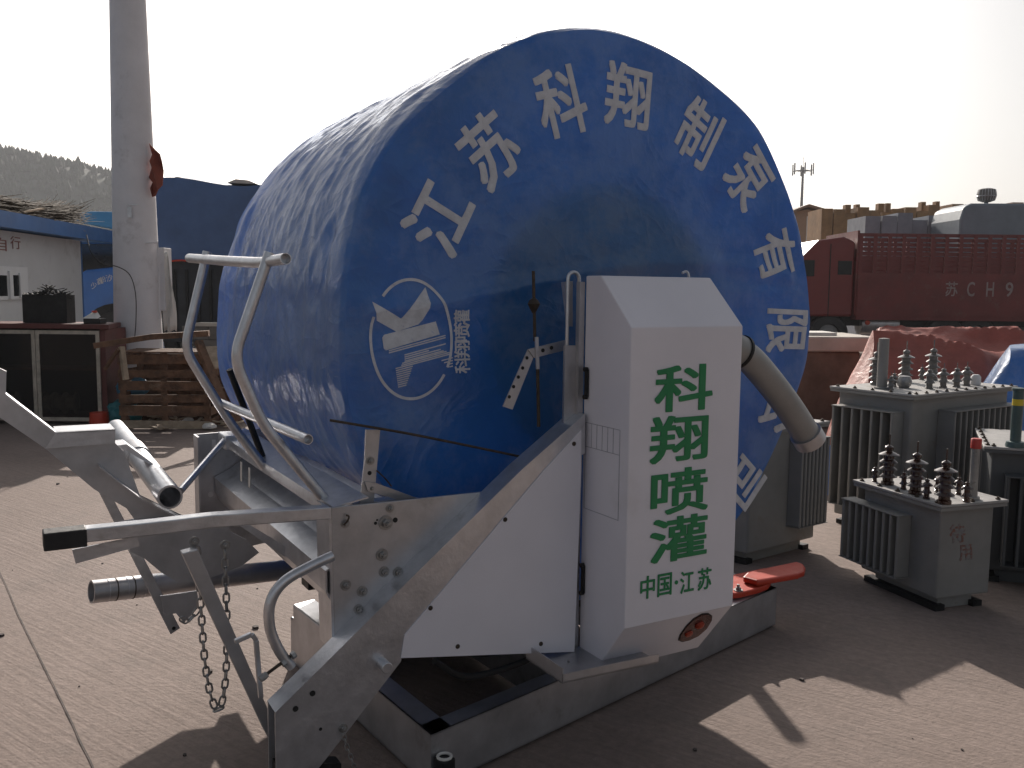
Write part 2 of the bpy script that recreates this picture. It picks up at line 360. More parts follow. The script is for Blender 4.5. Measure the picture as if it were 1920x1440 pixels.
# skid (the lower frame turns under the upper one, so it points a little differently)
SA, SB = pz(811, 1374, .2), pz(1455, 1108, .18); SA.z = SB.z = 0; SC = pz(552, 1150, .22); SC.z = 0; SDD = SB+SC-SA
e1 = (SB-SA).normalized(); e2 = (SC-SA).normalized(); SH = .195
def cchan(name, a, b_, inward, w_=.075, t=.006):
    """a channel section lying on edge: web outside, flanges turned inward"""
    m_ = MB(); d = b_-a; i_ = inward.normalized()
    m_.box(a+Z*.012, d, i_*t, Z*(SH-.012)); m_.box(a+Z*SH, d, i_*w_, -Z*t); m_.box(a+Z*.012, d, i_*w_, Z*t); return m_.build(name, GALV2, M)
cchan('skid_rail', SA, SB, e2); cchan('skid_rail', SC+e1*0, SDD, -e2)
cchan('skid_end', SA-e1*.0065, SC-e1*.0065+e2*.03, e1, .085); cchan('skid_end', SB+e1*.0065, SDD+e1*.0065, -e1, .1)
for k in (.32, .62):
    m_ = MB(); p = SA+(SB-SA)*k; m_.bar(p+e2*.01+Z*.1, p+(SC-SA)*1+Z*.1, .07, .14); m_.build('skid_crossbar', GALV2, M)
# end block at the near corner: pin and spring
MB().tube([SA-e2*.11+Z*.06-e1*.02, SA-e2*.0+Z*.06-e1*.02], .014, hollow=.02).build('skid_pin', GALV, M, smooth=True)
MB().bar(SA+e1*.03-e2*.03+Z*.0, SA+e1*.03-e2*.03+Z*.12, .05, .05, up=e1).build('jack_socket', DARKST, M, bevel=.004)
MB().tube([SA+e1*.03-e2*.03+Z*.12+Vector((.022*math.cos(a), .022*math.sin(a), .004)) for a in [k*.5236 for k in range(12)]], .005, 8, closed=True).build('socket_ring', CLOTH, M, smooth=True)
MB().tube([SA-e1*.09-e2*.01+Z*.04+e1*(.0018*i)+Vector((0, .016*math.cos(i*.7), .016*math.sin(i*.7))) for i in range(64)], .0035, 6).build('spring', GALV, M, smooth=True)
# turntable
MB().lathe([(.40, SH+.004), (.42, SH+.01), (.42, SH+.07), (.36, SH+.075), (.36, SH+.13), (.0001, SH+.13)], c=W(.05, .85, 0), n=48).build('turntable', DARKST, M, smooth=True)
MB().box(W(-.60, .42, .345), U*1.35, V*.1, Z*.09).build('chassis_beam', DARKST, M, bevel=.004)
MB().box(W(-.60, 1.12, .345), U*1.35, V*.1, Z*.09).build('chassis_beam', DARKST, M, bevel=.004)
MB().box(W(-.62, .06, .46), U*.07, V*1.68, Z*.1).build('chassis_crossbeam', DARKST, M, bevel=.004)
MB().box(W(.52, .06, .36), U*.07, V*1.68, Z*.1).build('chassis_crossbeam', DARKST, M, bevel=.004)
MB().box(W(-.02, .12, .36), U*.07, V*1.6, Z*.1).build('chassis_crossbeam', DARKST, M, bevel=.004)
MB().tube(curve_pts([W(-.5, .1, .40), W(-.35, .14, .30), W(-.1, .12, .33), W(.0, .10, .42)]), .011).build('hydraulic_hose', RUBBER, M, smooth=True)
MB().tube(curve_pts([W(-.13, .05, .44), W(-.10, .08, .33), W(-.02, .08, .27)]), .004, 8).build('cable', RUBBER, M, smooth=True)
# step under the cover box
m_ = MB(); a = N(1054, 1282, -.22); c = N(1235, 1243, -.22); up_ = Z
m_.box(a, c-a, V*.22, Z*.006); m_.box(a, c-a, V*.004, Z*.03); m_.box(a, U*.004, V*.22, Z*.05); m_.build('box_bracket', GALV2, M)
for x, y in ((1066, 1248), (1072, 1253)): inst('bolt', bolt_me, M, N(x, y, -.1), Z, .8)

# big diagonal leg: channel, web towards the viewer
o0 = -.030
webp = [(516, 1336), (560, 1293), (775, 1080), (979, 880), (1097, 776), (1097, 850), (1021, 890), (757, 1197), (752, 1240), (662, 1358), (590, 1450), (560, 1560), (520, 1560)]
leg_ = sheet('diagonal_leg', webp, o0, .007)
m_ = MB()   # folded top flange
for (x0, y0), (x1, y1) in zip(webp[:4], webp[1:5]):
    a, c = N(x0, y0, o0), N(x1, y1, o0); nn = (c-a).cross(V).normalized()
    if nn.z > 0: nn = -nn
    m_.prism([a+V*.0073, c+V*.0073, c+V*.085, a+V*.085], nn*.006)
m_.build('leg_flange', GALV, leg_, org=ORG[leg_.name])
a = N(516, 1336, o0); m_ = MB(); m_.prism([a+V*.076, a+V*.083, W((a-Q).dot(U), o0+.083, .02), W((a-Q).dot(U), o0+.076, .02)], U*.09); m_.build('leg_back_wall', GALV, leg_, org=ORG[leg_.name])
sheet('foot_slide', [(517, 1432), (640, 1432), (640, 1560), (517, 1560)], .01, .05, DARKST)
for x, y in ((586, 1300), (554, 1329)): inst('bolt_hole', hole_me, leg_, N(x, y, o0)-V*.0005, -V, 1.0)
inst('bolt_hole', hole_me, leg_, N(601, 1367, o0)-V*.0005, -V, .6)
MB().tube([N(716, 1243, o0)+V*.01, N(716, 1243, o0)-V*.045], .017, 18).build('hinge_pin', GALV, M, smooth=True, bevel=.002)
inst('bolt', bolt_me, M, N(643, 1365, o0)-V*.001, -V, .8)
# weld bead glints along the inner fold
for (x0, y0), (x1, y1) in (((777, 1057), (815, 1019)), ((872, 963), (913, 922))):
    MB().tube([N(x0, y0, .047), N(x1, y1, .047)], .0035, 8).build('weld_bead', GALV, M, smooth=True)

# bolted side plate
bp = sheet('side_plate', [(621, 952), (921, 921), (921, 990), (735, 1115), (628, 1222)], .055, .010, GALV2, bevel=.0015)
m_ = MB(); a, c = N(621, 953, .055), N(628, 1222, .055); m_.prism([a, c, c+V*.12, a+V*.12], -U*.008); m_.build('plate_flange', GALV, bp, org=ORG[bp.name])
for x, y, s_ in ((723, 980, 1.35), (716, 1040, 1.15), (720, 1072, 1.0), (746, 1073, 1.0), (648, 1097, 1.0), (679, 1109, 1.0), (672, 1142, .9), (731, 953, .8), (647, 982, .8)):
    inst('bolt', bolt_me, bp, N(x, y, .055), -V, s_, roll=random.random())
for x, y, s_ in ((741, 975, .95), (704, 981, .6), (707, 975, .4)): inst('bolt_hole', hole_me, bp, N(x, y, .055), -V, s_)
MB().tube(curve_pts([N(649, 966, .045), N(654, 968, .04), (N(652, 976, .04)), N(645, 984, .045)], 4), .003, 8).build('clip', RUST, bp, smooth=True, org=ORG[bp.name])
# far twin of the plate, slotted
fp = W(-.93, 1.82, 0)
m_ = MB(); m_.prism([W(-.945, 1.60, .960), W(-.62, 1.60, .965), W(-.62, 1.60, .44), (W(-.80, 1.60, .42)), W(-.945, 1.60, .50)], V*.01)
m_.prism([W(-.945, 1.609, .960), W(-.945, 1.609, .50), W(-.945, 1.52, .50), W(-.945, 1.52, .960)], -U*.008)
bp2 = m_.build('side_plate', GALV2, M)
for x, y in ((401, 836), (444, 843)):
    p = pp(x, y, W(0, 1.599, 0), V); MB().prism([p+Z*.028+U*.008, p+Z*.028-U*.008, p-Z*.028-U*.008, p-Z*.028+U*.008], -V*.002).build('slot', CONCP, bp2, org=ORG[bp2.name])
inst('bolt_hole', shared('bolt_hole', lambda b: b.lathe([(.012, 0), (.012, .002), (.0001, .002)], n=12), CONCP), bp2, pp(395, 927, W(0, 1.599, 0), V), -V, 1.)
# cross beam between the plates
def ext_v(name, prof, o1, o2, m=GALV, t=.006, parent=M, **k):
    """folded sheet: open profile (s, z) with thickness, swept across the machine"""
    m_ = MB()
    for (s0, z0), (s1, z1) in zip(prof, prof[1:]):
        a, c = W(s0, o1, z0), W(s1, o1, z1); d = (c-a).normalized(); nn = d.cross(V).normalized()*t
        m_.prism([a, c, c+nn, a+nn], V*(o2-o1))
    return m_.build(name, m, parent, **k)
ext_v('cross_beam', [(-.62, .925), (-.80, .80), (-.872, .765), (-.872, .70), (-.85, .655), (-.80, .645)], .068, 1.592)
ext_v('cross_angle', [(-.735, .975), (-.845, .955), (-.850, .920)], .068, 1.592, t=.005)
MB().box(W(-.865, 1.40, .915), U*.14, V*.14, Z*.06).build('angle_block', GALV, M, bevel=.006)
for o_ in (1.15, 1.02): MB().prism([W(-.853, o_, .905), W(-.853, o_+.025, .905), W(-.858, o_+.012, .83), W(-.858, o_-.012, .83)], -U*.002).build('paper_tag', CLOTH, M)
MB().box(SC-e1*.008, -e2*.62, e1*.105, Z*.262).build('skid_corner_block', GALV2, M, bevel=.006)
sheet('under_plate', [(450, 986), (560, 1062), (620, 1110), (620, 1096), (560, 1040), (470, 985)], .5, .006, GALV)

# tow bar: square tube with rubber end, in front of everything at the left
tb = MB(); topl = [(160, 992), (280, 980), (400, 966), (621, 951)]; h_ = .036
a_ = [N(x, y, .025) for x, y in topl]; tb.prism(a_+[p-Z*h_ for p in a_[::-1]], V*.045)
tow = tb.build('tow_bar', GALV, M, bevel=.003)
a, c = N(81, 1002, .018), N(163, 993, .018); MB().prism([a+Z*.001, a-Z*.045, c-Z*.045, c+Z*.001], V*.058).build('rubber_end', RUBBER, tow, bevel=.003, org=ORG[tow.name])
sheet('stiffener_fin', [(135, 1031), (257, 1006), (262, 1024), (142, 1057)], .075, .006)
MB().prism([N(162, 990, .08), N(252, 972, .08), N(266, 979, .22), N(205, 990, .22)], -Z*.005).build('stiffener_fin', GALV, M)

# drawbar assembly on the machine's middle
od = .80
sheet('gusset_plate', [(252, 975), (300, 972), (431, 982), (430, 996), (462, 1012), (486, 1036), (452, 1062), (372, 1092), (335, 1092), (303, 1074), (272, 1048), (243, 1034)], od, .01, GALV2)
sheet('drawbar_web', [(85, 841), (216, 831), (232, 846), (262, 928), (345, 968), (346, 980), (252, 974), (237, 953), (176, 917)], od+.02, .008, GALV2)
m_ = MB()
for (x0, y0), (x1, y1) in (((183, 868), (260, 928)), ((260, 928), (346, 970))):
    a, c = N(x0, y0, od+.018), N(x1, y1, od+.018); m_.prism([a, c, c-V*.07, a-V*.07], -Z*.006)
m_.build('drawbar_flange', GALV, M)
# drawbar head: folded channel, nearer piece crosswise, other piece running back
sheet('head_plate', [(84, 841), (105, 811), (216, 805), (216, 831)], od-.02, .02, GALV)
a, c = N(105, 811, od-.02), N(216, 805, od-.02); MB().prism([a, c, c+V*.15, a+V*.15], -Z*.005).build('head_plate', GALV, M)
a = N(105, 811, od-.021)
HP = [N(x, y, od-.02) for x, y in ((105, 811), (85, 841), (0, 783), (-40, 756), (-40, 700), (-2, 690), (12, 696), (11, 739))]
MB().prism(HP, V*.010).build('head_arm', GALV2, M)
MB().prism([HP[7]-V*.001, HP[0]-V*.001, HP[0]+V*.07, HP[7]+V*.07], (HP[0]-HP[7]).cross(V).normalized()*-.005).build('head_arm_flange', GALV, M)
# prop leg running down behind the gusset
m_ = MB(); m_.prism([N(180, 912, od+.06), N(214, 938, od+.06), N(338, 1178, od+.06), N(320, 1190, od+.06)], V*.05); m_.build('prop_leg', GALV, M, bevel=.002)
sheet('foot_gusset', [(300, 1118), (370, 1108), (373, 1138), (345, 1168), (330, 1150), (308, 1153)], od+.03, .008, GALV2)
inst('bolt_hole', hole_me, M, N(326, 1178, od+.06), -V, .8)
# pipes: one across the machine, one along it
def P2(x, y, o): return N(x, y, o)
pa = P2(319, 932, .62); pb = pa+V*1.45+Z*.03
MB().tube([pa, pb], .040, 28, hollow=.25).build('axle_pipe', GALV, M, smooth=True)
MB().tube([pa+(pb-pa)*.48, pa+(pb-pa)*.60], .0465, 28).build('pipe_sleeve', GALV2, M, smooth=True)
MB().prism([N(190, 846, .98), N(196, 838, .98), N(238, 833, .98), N(291, 872, .98), N(286, 873, .98), N(236, 845, .98)], V*.12).build('pipe_guard', GALV, M)
pc = N(171, 1110, .9); pe = N(606, 1060, 1.08)
MB().tube([pc, pe], .040, 28, hollow=.2).build('drawbar_pipe', GALV2, M, smooth=True)
for k in (.055, .085, .125, .15, .19): MB().tube([pc+(pe-pc)*k, pc+(pe-pc)*(k+.004)], .0413, 28).build('pipe_band', RUST if k in (.085, .15) else GALV, M, smooth=True)
# round brace from pipe to the far angle
MB().tube([N(338, 921, .72), W(-.86, 1.44, .95)], .0125, 14).build('brace_rod', GALV, M, smooth=True)
# curved hose guard
cg = [N(x, y, .04) for x, y in ((624, 1042), (585, 1060), (540, 1085), (516, 1110), (505, 1140), (506, 1175), (516, 1205), (530, 1230), (547, 1250))]
MB().tube(curve_pts(cg, 6), .0155, 16, hollow=.02).build('curved_guard_tube', GALV, M, smooth=True)
MB().tube([N(492, 1270, .02), N(548, 1228, .04)], .005, 10).build('adjusting_rod', RUST, M, smooth=True)
for x, y in ((532, 1243), (550, 1228)): MB().lathe([(.011, -.006), (.011, .006)], c=N(x, y, .03), n=6, axis=N(548, 1228, .04)-N(492, 1270, .02)).build('nut', BRASS, M)
MB().lathe([(.009, -.012), (.011, .0), (.009, .012)], c=N(494, 1269, .02), n=12, axis=N(548, 1228, .04)-N(492, 1270, .02)).build('nut', BRASS, M)
# slanting square support strut, with its bracket
st = MB().prism([N(341, 1038, .22), N(371, 1030, .22), N(507, 1340, .22), N(508, 1392, .22), N(497, 1372, .22)], V*.04).build('support_strut', GALV2, M, bevel=.003)
hb = MB(); q_ = [(440, 1203), (472, 1189), (480, 1200), (489, 1308)]
for (x0, y0), (x1, y1) in zip(q_, q_[1:]): hb.bar(N(x0, y0, .12), N(x1, y1, .12), .014, .014, up=V)
hb.build('strut_handle', GALV, M, bevel=.002)
# chains
def link_fn(b):
    l_, w2, r = .0105, .0068, .0026; pts = []
    for k in range(7): a_ = -math.pi/2+math.pi*k/6; pts.append((l_*.55+w2*math.cos(a_), w2*math.sin(a_), 0))
    for k in range(7): a_ = math.pi/2+math.pi*k/6; pts.append((-l_*.55+w2*math.cos(a_), w2*math.sin(a_), 0))
    b.tube([(x, y, z) for x, y, z in pts], r, 6, closed=True)
link_me = shared('link', link_fn, BRASS, True)
def chain(name, pts, label, step=.0215, sc_=1.):
    P = curve_pts(pts, 10); c = bpy.data.objects.new(name, None); COL.objects.link(c); c.parent = M; c.location = P[0]-ORG[M.name]; ORG[c.name] = P[0].copy(); c['label'] = label
    acc, i = 0, 0; last = P[0]; k = 0
    for p in P[1:]:
        seg = p-last; L_ = seg.length
        while acc+L_ >= step*sc_:
            t = (step*sc_-acc)/L_; q = last+seg*t
            o = bpy.data.objects.new('link', link_me); COL.objects.link(o); o.parent = c; o.location = q-P[0]
            d = seg.normalized(); s_ = d.cross(V); s_ = (s_ if s_.length > .01 else d.cross(U)).normalized(); t2 = d.cross(s_)
            if k % 2: s_, t2 = t2, -s_
            o.rotation_euler = Matrix((d, s_, t2)).transposed().to_euler(); o.scale = (sc_,)*3
            k += 1; last = q; seg = p-last; L_ = seg.length; acc = 0
        acc += L_; last = p
chain('chain', [N(x, y, .26) for x, y in ((364, 1018), (371, 1040), (374, 1100), (378, 1160), (383, 1230), (392, 1290), (403, 1325), (413, 1326), (421, 1290), (425, 1230), (425, 1150), (423, 1080), (421, 1028))], 'long steel chain looped down in front of the strut', sc_=1.25)
chain('chain', [N(x, y, .3) for x, y in ((376, 1134), (366, 1150), (352, 1164), (340, 1160))], 'short steel chain end at the strut', sc_=1.1)
chain('chain', [N(x, y, o0-.02) for x, y in ((643, 1372), (650, 1398), (658, 1420), (668, 1450), (676, 1475))], 'thin chain hanging from the diagonal leg', sc_=.8)
for x, y in ((364, 1015), (422, 1022)): inst('bolt', bolt_me, M, N(x, y, .27), -V, .9)
# hose guide frame: two bent tubes and two cross tubes
def bent(pts, n_=5):
    out = []
    P = [Vector(p) for p in pts]
    for i, p in enumerate(P):
        if 0 < i < len(P)-1:
            a = p+(P[i-1]-p)*min(.45, .055/(P[i-1]-p).length); c = p+(P[i+1]-p)*min(.45, .055/(P[i+1]-p).length)
            for k in range(n_+1):
                t = k/n_; out.append((1-t)**2*a+2*t*(1-t)*p+t*t*c)
        else: out.append(p)
    return out
OR, OL = .20, .86
rt = [N(x, y, OR) for x, y in ((612, 940), (492, 795), (438, 672), (506, 474))]
lt = [N(x, y, OL) for x, y in ((496, 876), (430, 790), (346, 655), (389, 472))]
MB().tube(bent(rt), .0165, 16, hollow=.02).build('guide_upright', GALV, M, smooth=True)
MB().tube(bent(lt), .0165, 16, hollow=.02).build('guide_upright', GALV, M, smooth=True)
tp = [N(355, 484, OL+.18), N(420, 489, .6), N(487, 493, OR+.08), N(536, 485, OR-.14)]
MB().tube(bent(tp), .0165, 16, hollow=.03).build('guide_cross_tube', GALV, M, smooth=True)
MB().tube([N(405, 752, OL+.10), N(578, 824, OR-.10)], .0155, 16, hollow=.03).build('guide_cross_tube', GALV, M, smooth=True)
MB().tube([N(430, 693, OL+.02), N(497, 868, OL+.1)], .012, 12).build('guide_brace', DARKST, M, smooth=True)

# white sheet-metal side panel
sp = sheet('side_panel', [(752, 1234), (759, 1191), (1021, 881), (1090, 806), (1090, 880), (1077, 1222)], o0-.004, .0035, WHITEP)
for x, y in ((947, 974), (807, 1140), (858, 1212), (1014, 1207), (1076, 832)): inst('screw', screw_me, sp, N(x, y, o0-.004), -V, 1.)
# white cover box, folded sheet, six-sided in profile
BZ0, BZ1 = .335, 1.65
prof = [(0, BZ0), (-.085, .325), (-.25, .535), (-.25, 1.49), (-.085, BZ1), (0, BZ1)]
m_ = MB(); S0, S1 = 0.0, .462
m_.prism([W(S0, o_, z_) for o_, z_ in prof], U*(S1-S0))
box = m_.build('cover_box', WHITEP, M, bevel=.004)
MB().box(W(-.022, .003, .36), U*.02, V*.02, Z*1.27).build('back_rail', GALV2, M)
MB().box(W(-.065, .02, 1.08), U*.062, V*.01, Z*.34).build('back_bracket', GALV2, M)
# latches, on the box side facing left
for y0, y1 in ((1060, 1112), (693, 745)):
    p1, p0 = N(1090, y0, -.022), N(1088, y1, -.022); m_ = MB(); dz = p1.z-p0.z
    m_.box(W(-.009, -.030, p0.z), U*.007, V*.016, Z*dz); m_.tube([W(-.004, -.022, p0.z), W(-.016, -.022, p0.z)], .008, 10); m_.tube([W(-.004, -.022, p0.z+dz), W(-.016, -.022, p0.z+dz)], .008, 10)
    m_.build('latch', DARKST, box, org=ORG[box.name], smooth=True)
# printed table and notes on the box side
INKB = mat('faded_ink', (.30, .30, .35), .6, 0, .1, 20, 0)
def side_rect(o1, z1, o2, z2, t=.002):
    m_ = MB(); m_.box(W(-.0008, min(o1, o2), min(z1, z2)), U*.0007, V*max(abs(o1-o2), t), Z*max(abs(z1-z2), t)); return m_
m_ = MB()
for z_ in (1.165, 1.085, .875): m_.box(W(-.0012, -.205, z_), U*.001, V*.19, Z*.0016)
for o_ in (-.205, -.015): m_.box(W(-.0012, o_, .875), U*.001, V*.0016, Z*.29)
for i in range(5): m_.box(W(-.0012, -.17+.03*i, 1.085), U*.001, V*.0014, Z*.08)
m_.build('printed_table', INKB, box, org=ORG[box.name])
# green lettering on the front
fo = -.2508
for ch, x, y, hh in (('科', 1283, 727, .150), ('翔', 1274, 822, .152), ('喷', 1275, 920, .150), ('灌', 1273, 1009, .148)):
    c = N(x, y, fo); lettering(ch, 'letter', GREENP, box, c, U, Z, .240, hh, .019, org=ORG[box.name], out=-V)
for ch, x, y in (('中', 1214, 1101), ('国', 1246, 1096), ('江', 1288, 1091), ('苏', 1321, 1085)):
    c = N(x, y, fo); lettering(ch, 'letter', GREENP, box, c, U, Z, .058, .075, .012, org=ORG[box.name], out=-V)
MB().lathe([(.007, 0), (.007, .0015), (.0001, .0015)], c=N(1268, 1092, fo), n=12, axis=-V).build('letter', GREENP, box, org=ORG[box.name])
# tail lamp let into the lower slanting face
cn = Vector((0, 0, 0)); n_ch = (W(0, -.085, .325)-W(0, -.25, .535)).cross(U).normalized()
if n_ch.dot(V) > 0: n_ch = -n_ch
pl0 = W(0, -.25, .535); lc = pp(1304, 1177, pl0, n_ch); dn = (W(0, -.085, .325)-W(0, -.25, .535)).normalized()
LP_ = [pp(x, y, pl0, n_ch) for x, y in ((1271, 1200), (1274, 1190), (1286, 1173), (1300, 1159), (1316, 1150), (1328, 1149), (1335, 1154), (1334, 1163), (1325, 1178), (1309, 1192), (1292, 1200), (1279, 1203))]
lc = sum(LP_, Vector())/len(LP_)
def almond(k, off): return [lc+(p-lc)*k+n_ch*off for p in LP_]
lamp = MB().prism(almond(1.0, -.001), n_ch*.003).build('tail_lamp', DARKST, box, org=ORG[box.name])
m_ = MB(); P_ = almond(.93, .0022); m_.prism(P_, n_ch*.002); m_.build('lamp_lens', mat('dark_red_lens', (.07, .006, .005), .3, 0, .2, 40, 0, spec=.3), lamp, org=ORG[box.name])
cl = lc+(LP_[5]-lc)*.25
m_ = MB(); m_.lathe([(.018, .004), (.016, .012), (.009, .016), (.0001, .017)], c=cl, n=20, axis=n_ch); m_.build('lamp_lens', AMBER, lamp, smooth=True, org=ORG[box.name])
m_ = MB(); m_.lathe([(.016, .004), (.014, .010), (.0001, .012)], c=lc+(LP_[0]-lc)*.42, n=20, axis=n_ch); m_.build('lamp_lens', AMBER, lamp, smooth=True, org=ORG[box.name])
# U-shaped bar and brackets beside the box top
up_ = [W(-.045, .04, 1.42)]+[W(-.045+.022*(1-math.cos(t)), .04, 1.64+.022*math.sin(t)) for t in [k*math.pi/8 for k in range(9)]]+[W(-.001, .04, 1.42)]
MB().tube(up_, .0065, 10).build('lifting_hoop', GALV, M, smooth=True)
MB().prism([N(1058, 529, .06), N(1074, 527, .06), N(1074, 612, .06), N(1068, 612, .06)], V*.02).build('hoop_bracket', GALV2, M)
hk = curve_pts([N(1279, 512, -.03), N(1287, 509, -.03), N(1291, 516, -.03), N(1291, 528, -.03)], 4); MB().tube(hk, .0045, 8).build('box_hook', GALV, M, smooth=True)
# perforated straps, threaded rod, bowed rod in front of the tarpaulin
ps1 = sheet('perforated_strap', [(990, 655), (1004, 661), (961, 768), (943, 762)], .10, .005, GALV2)
ps2 = sheet('perforated_strap', [(990, 655), (1067, 636), (1067, 655), (1002, 671)], .094, .005, GALV2)
for x, y in ((988, 671), (980, 690), (972, 707), (963, 725), (955, 744)): inst('bolt_hole', hole_me, ps1, N(x, y, .0995), -V, .7)
for x, y in ((1018, 657), (1034, 652)): inst('bolt_hole', hole_me, ps2, N(x, y, .0935), -V, .8)
MB().tube([N(1000, 508, .12), N(1003, 640, .12)], .0055, 8).build('threaded_rod', RUST, M, smooth=True)
MB().lathe([(.006, -.03), (.016, -.012), (.022, .0), (.016, .012), (.006, .02)], c=N(1001, 570, .12), n=10).build('rod_knob', RUST, M, smooth=True)
MB().bar(N(1006, 632, .09), N(1008, 692, .09), .012, .006, up=V).build('rod_strap', GALV, M)
MB().tube([N(1008, 690, .10), N(1010, 800, .10)], .006, 8).build('threaded_rod', RUST, M, smooth=True)
MB().tube(curve_pts([N(619, 788, .20), N(690, 800, .12), N(760, 812, .10), N(860, 832, .10), N(975, 856, .10)], 5), .0042, 8).build('bowed_rod', RUST, M, smooth=True)
sheet('rod_plate', [(1000, 843), (975, 868), (970, 862), (1007, 828)], .07, .01, DARKST)
MB().bar(N(985, 858, .06), N(1040, 806, .06), .012, .012, up=V).build('rod_plate', DARKST, M)
# flat bar with bolts standing on the plate
fb = sheet('flat_bar', [(686, 806), (713, 806), (708, 862), (701, 942), (675, 944), (684, 862)], .13, .007, GALV2)
for x, y in ((694, 864), (695, 915)): inst('bolt', bolt_me, fb, N(x, y, .13), -V, .8)
inst('bolt_hole', hole_me, fb, N(693, 887, .1295), -V, .8)
MB().prism([N(684, 903, .12), N(706, 906, .12), N(790, 937, .12), N(745, 937, .12), N(690, 921, .12)], V*.006).build('flat_bar', GALV2, M)
MB().tube(curve_pts([N(706, 882, .115), N(722, 897, .115), N(734, 912, .115)], 4), .0025, 6).build('wire', RUST, M, smooth=True)
MB().prism([N(660, 945, .14), N(770, 934, .14), N(800, 940, .14), N(660, 952, .14)], V*.05).build('bar_seat', GALV, M)
# inlet elbow pipe at the box's right
ep = curve_pts([N(1362, 648, .04), N(1402, 670, .04), N(1440, 712, .04), N(1478, 762, .04), N(1503, 800, .04), N(1514, 818, .04)], 8)
MB().tube(ep, [.062]*6+[.055]*(len(ep)-6), 30, hollow=.1).build('inlet_elbow', CONCP if False else mat('grey_painted_pipe', (.30, .295, .285), .42, .3, .08, 6, .05, 40), M, smooth=True)
d_ = (ep[7]-ep[4]).normalized(); MB().tube([ep[5]-d_*.006, ep[5]+d_*.006], .067, 30).build('elbow_collar', DARKST, M, smooth=True)
d_ = (ep[-1]-ep[-3]).normalized(); MB().tube([ep[-1]-d_*.02, ep[-1]+d_*.03], .064, 30, hollow=.02).build('elbow_flange', GALV2, M, smooth=True)
MB().bar(N(1515, 800, .1), N(1500, 1000, .25), .03, .03, up=V).build('elbow_post', DARKST, M) if False else None
# hitch arm, orange-red, bolted to the skid end
zr = SH+.004
MB().prism([pz(x, y, zr) for x, y in ((1330, 1128), (1330, 1095), (1370, 1088), (1435, 1074), (1445, 1100), (1440, 1106), (1420, 1114), (1388, 1122))], Z*.028).build('hitch_plate', REDP, M, bevel=.006)
MB().prism([pz(x, y, zr+.03) for x, y in ((1392, 1092), (1400, 1084), (1440, 1074), (1478, 1066), (1492, 1063), (1505, 1067), (1510, 1074), (1508, 1082), (1496, 1087), (1450, 1095), (1420, 1100))], Z*.03).build('hitch_arm', REDP, M, bevel=.010)
for x, y, s_ in ((1384, 1107, 1.3), (1441, 1089, 1.3)): inst('bolt', bolt_me, M, pz(x, y, zr+.028), Z, s_)
# reel drum inside the cover
m_ = MB(); m_.lathe([(.06, .40), (.55, .42), (.55, 1.66), (.06, 1.70)], c=W(.36, 0, 1.47), n=40, axis=V); m_.build('hose_drum', DARKST, M, smooth=True)
for o_ in (.46, 1.62):
    MB().tube([W(.36+1.0*math.cos(t), o_, 1.47+1.0*math.sin(t)) for t in [k*math.pi/24 for k in range(48)]], .025, 10, closed=True).build('drum_rim', GALV, M, smooth=True)
    for k in range(6):
        a_ = k*math.pi/3+.3; MB().tube([W(.36+.5*math.cos(a_), o_, 1.47+.5*math.sin(a_)), W(.36+1.0*math.cos(a_), o_, 1.47+1.0*math.sin(a_))], .02, 8).build('drum_spoke', GALV, M, smooth=True)

# ================================================================== TARPAULIN
R0, SCX, ZC, OF, OB = 1.09, .36, 1.47, .35, 1.80
def ridged(p):
    n1 = noise.noise(p); return 1-abs(n1)*2
def rim_r(th):
    # a slack sheet pulled over a drum: shallow flats between the spoke ends
    f = .012*math.cos(7*th+.6)+.006*noise.noise(Vector((math.cos(th)*3, math.sin(th)*3, 0)))
    low = max(0, -math.sin(th)); f += .035*low*noise.noise(Vector((th*2.3, 1.7, 0)))
    return R0*(1+f*.8)
def face_disp(s, z):
    p = Vector((s*1.0, z*1.0, 3.1)); r = math.hypot(s-SCX, z-ZC)/R0
    d = .018*noise.noise(p*1.5)+.007*noise.noise(Vector((s*2.0, z*7.0, 1)))*(1.2 if z < 1.62 else .35)
    d += .010*math.exp(-((z-1.62-.10*math.sin(s*2))/.03)**2)*(1 if r < .9 else 0)
    th = math.atan2(z-ZC, s-SCX); d += .005*noise.noise(Vector((math.cos(th)*7, math.sin(th)*7, r*1.5)))*r
    return d - .03*(1-r*r)*0 + .0
def face_pt(s, z, lift=0.): return W(s, OF-face_disp(s, z)-lift, z)
b = MB(); NT = 420; rings = []
nr = 60
for i in range(1, nr+1):
    k = i/nr*.985; rings.append([b.bm.verts.new(face_pt(SCX+math.cos(t)*rim_r(t)*k, ZC+math.sin(t)*rim_r(t)*k)) for t in [j*2*math.pi/NT for j in range(NT)]])
cv = b.bm.verts.new(face_pt(SCX, ZC))
for j in range(NT): b.bm.faces.new((cv, rings[0][j], rings[0][(j+1) % NT]))
nc = 120
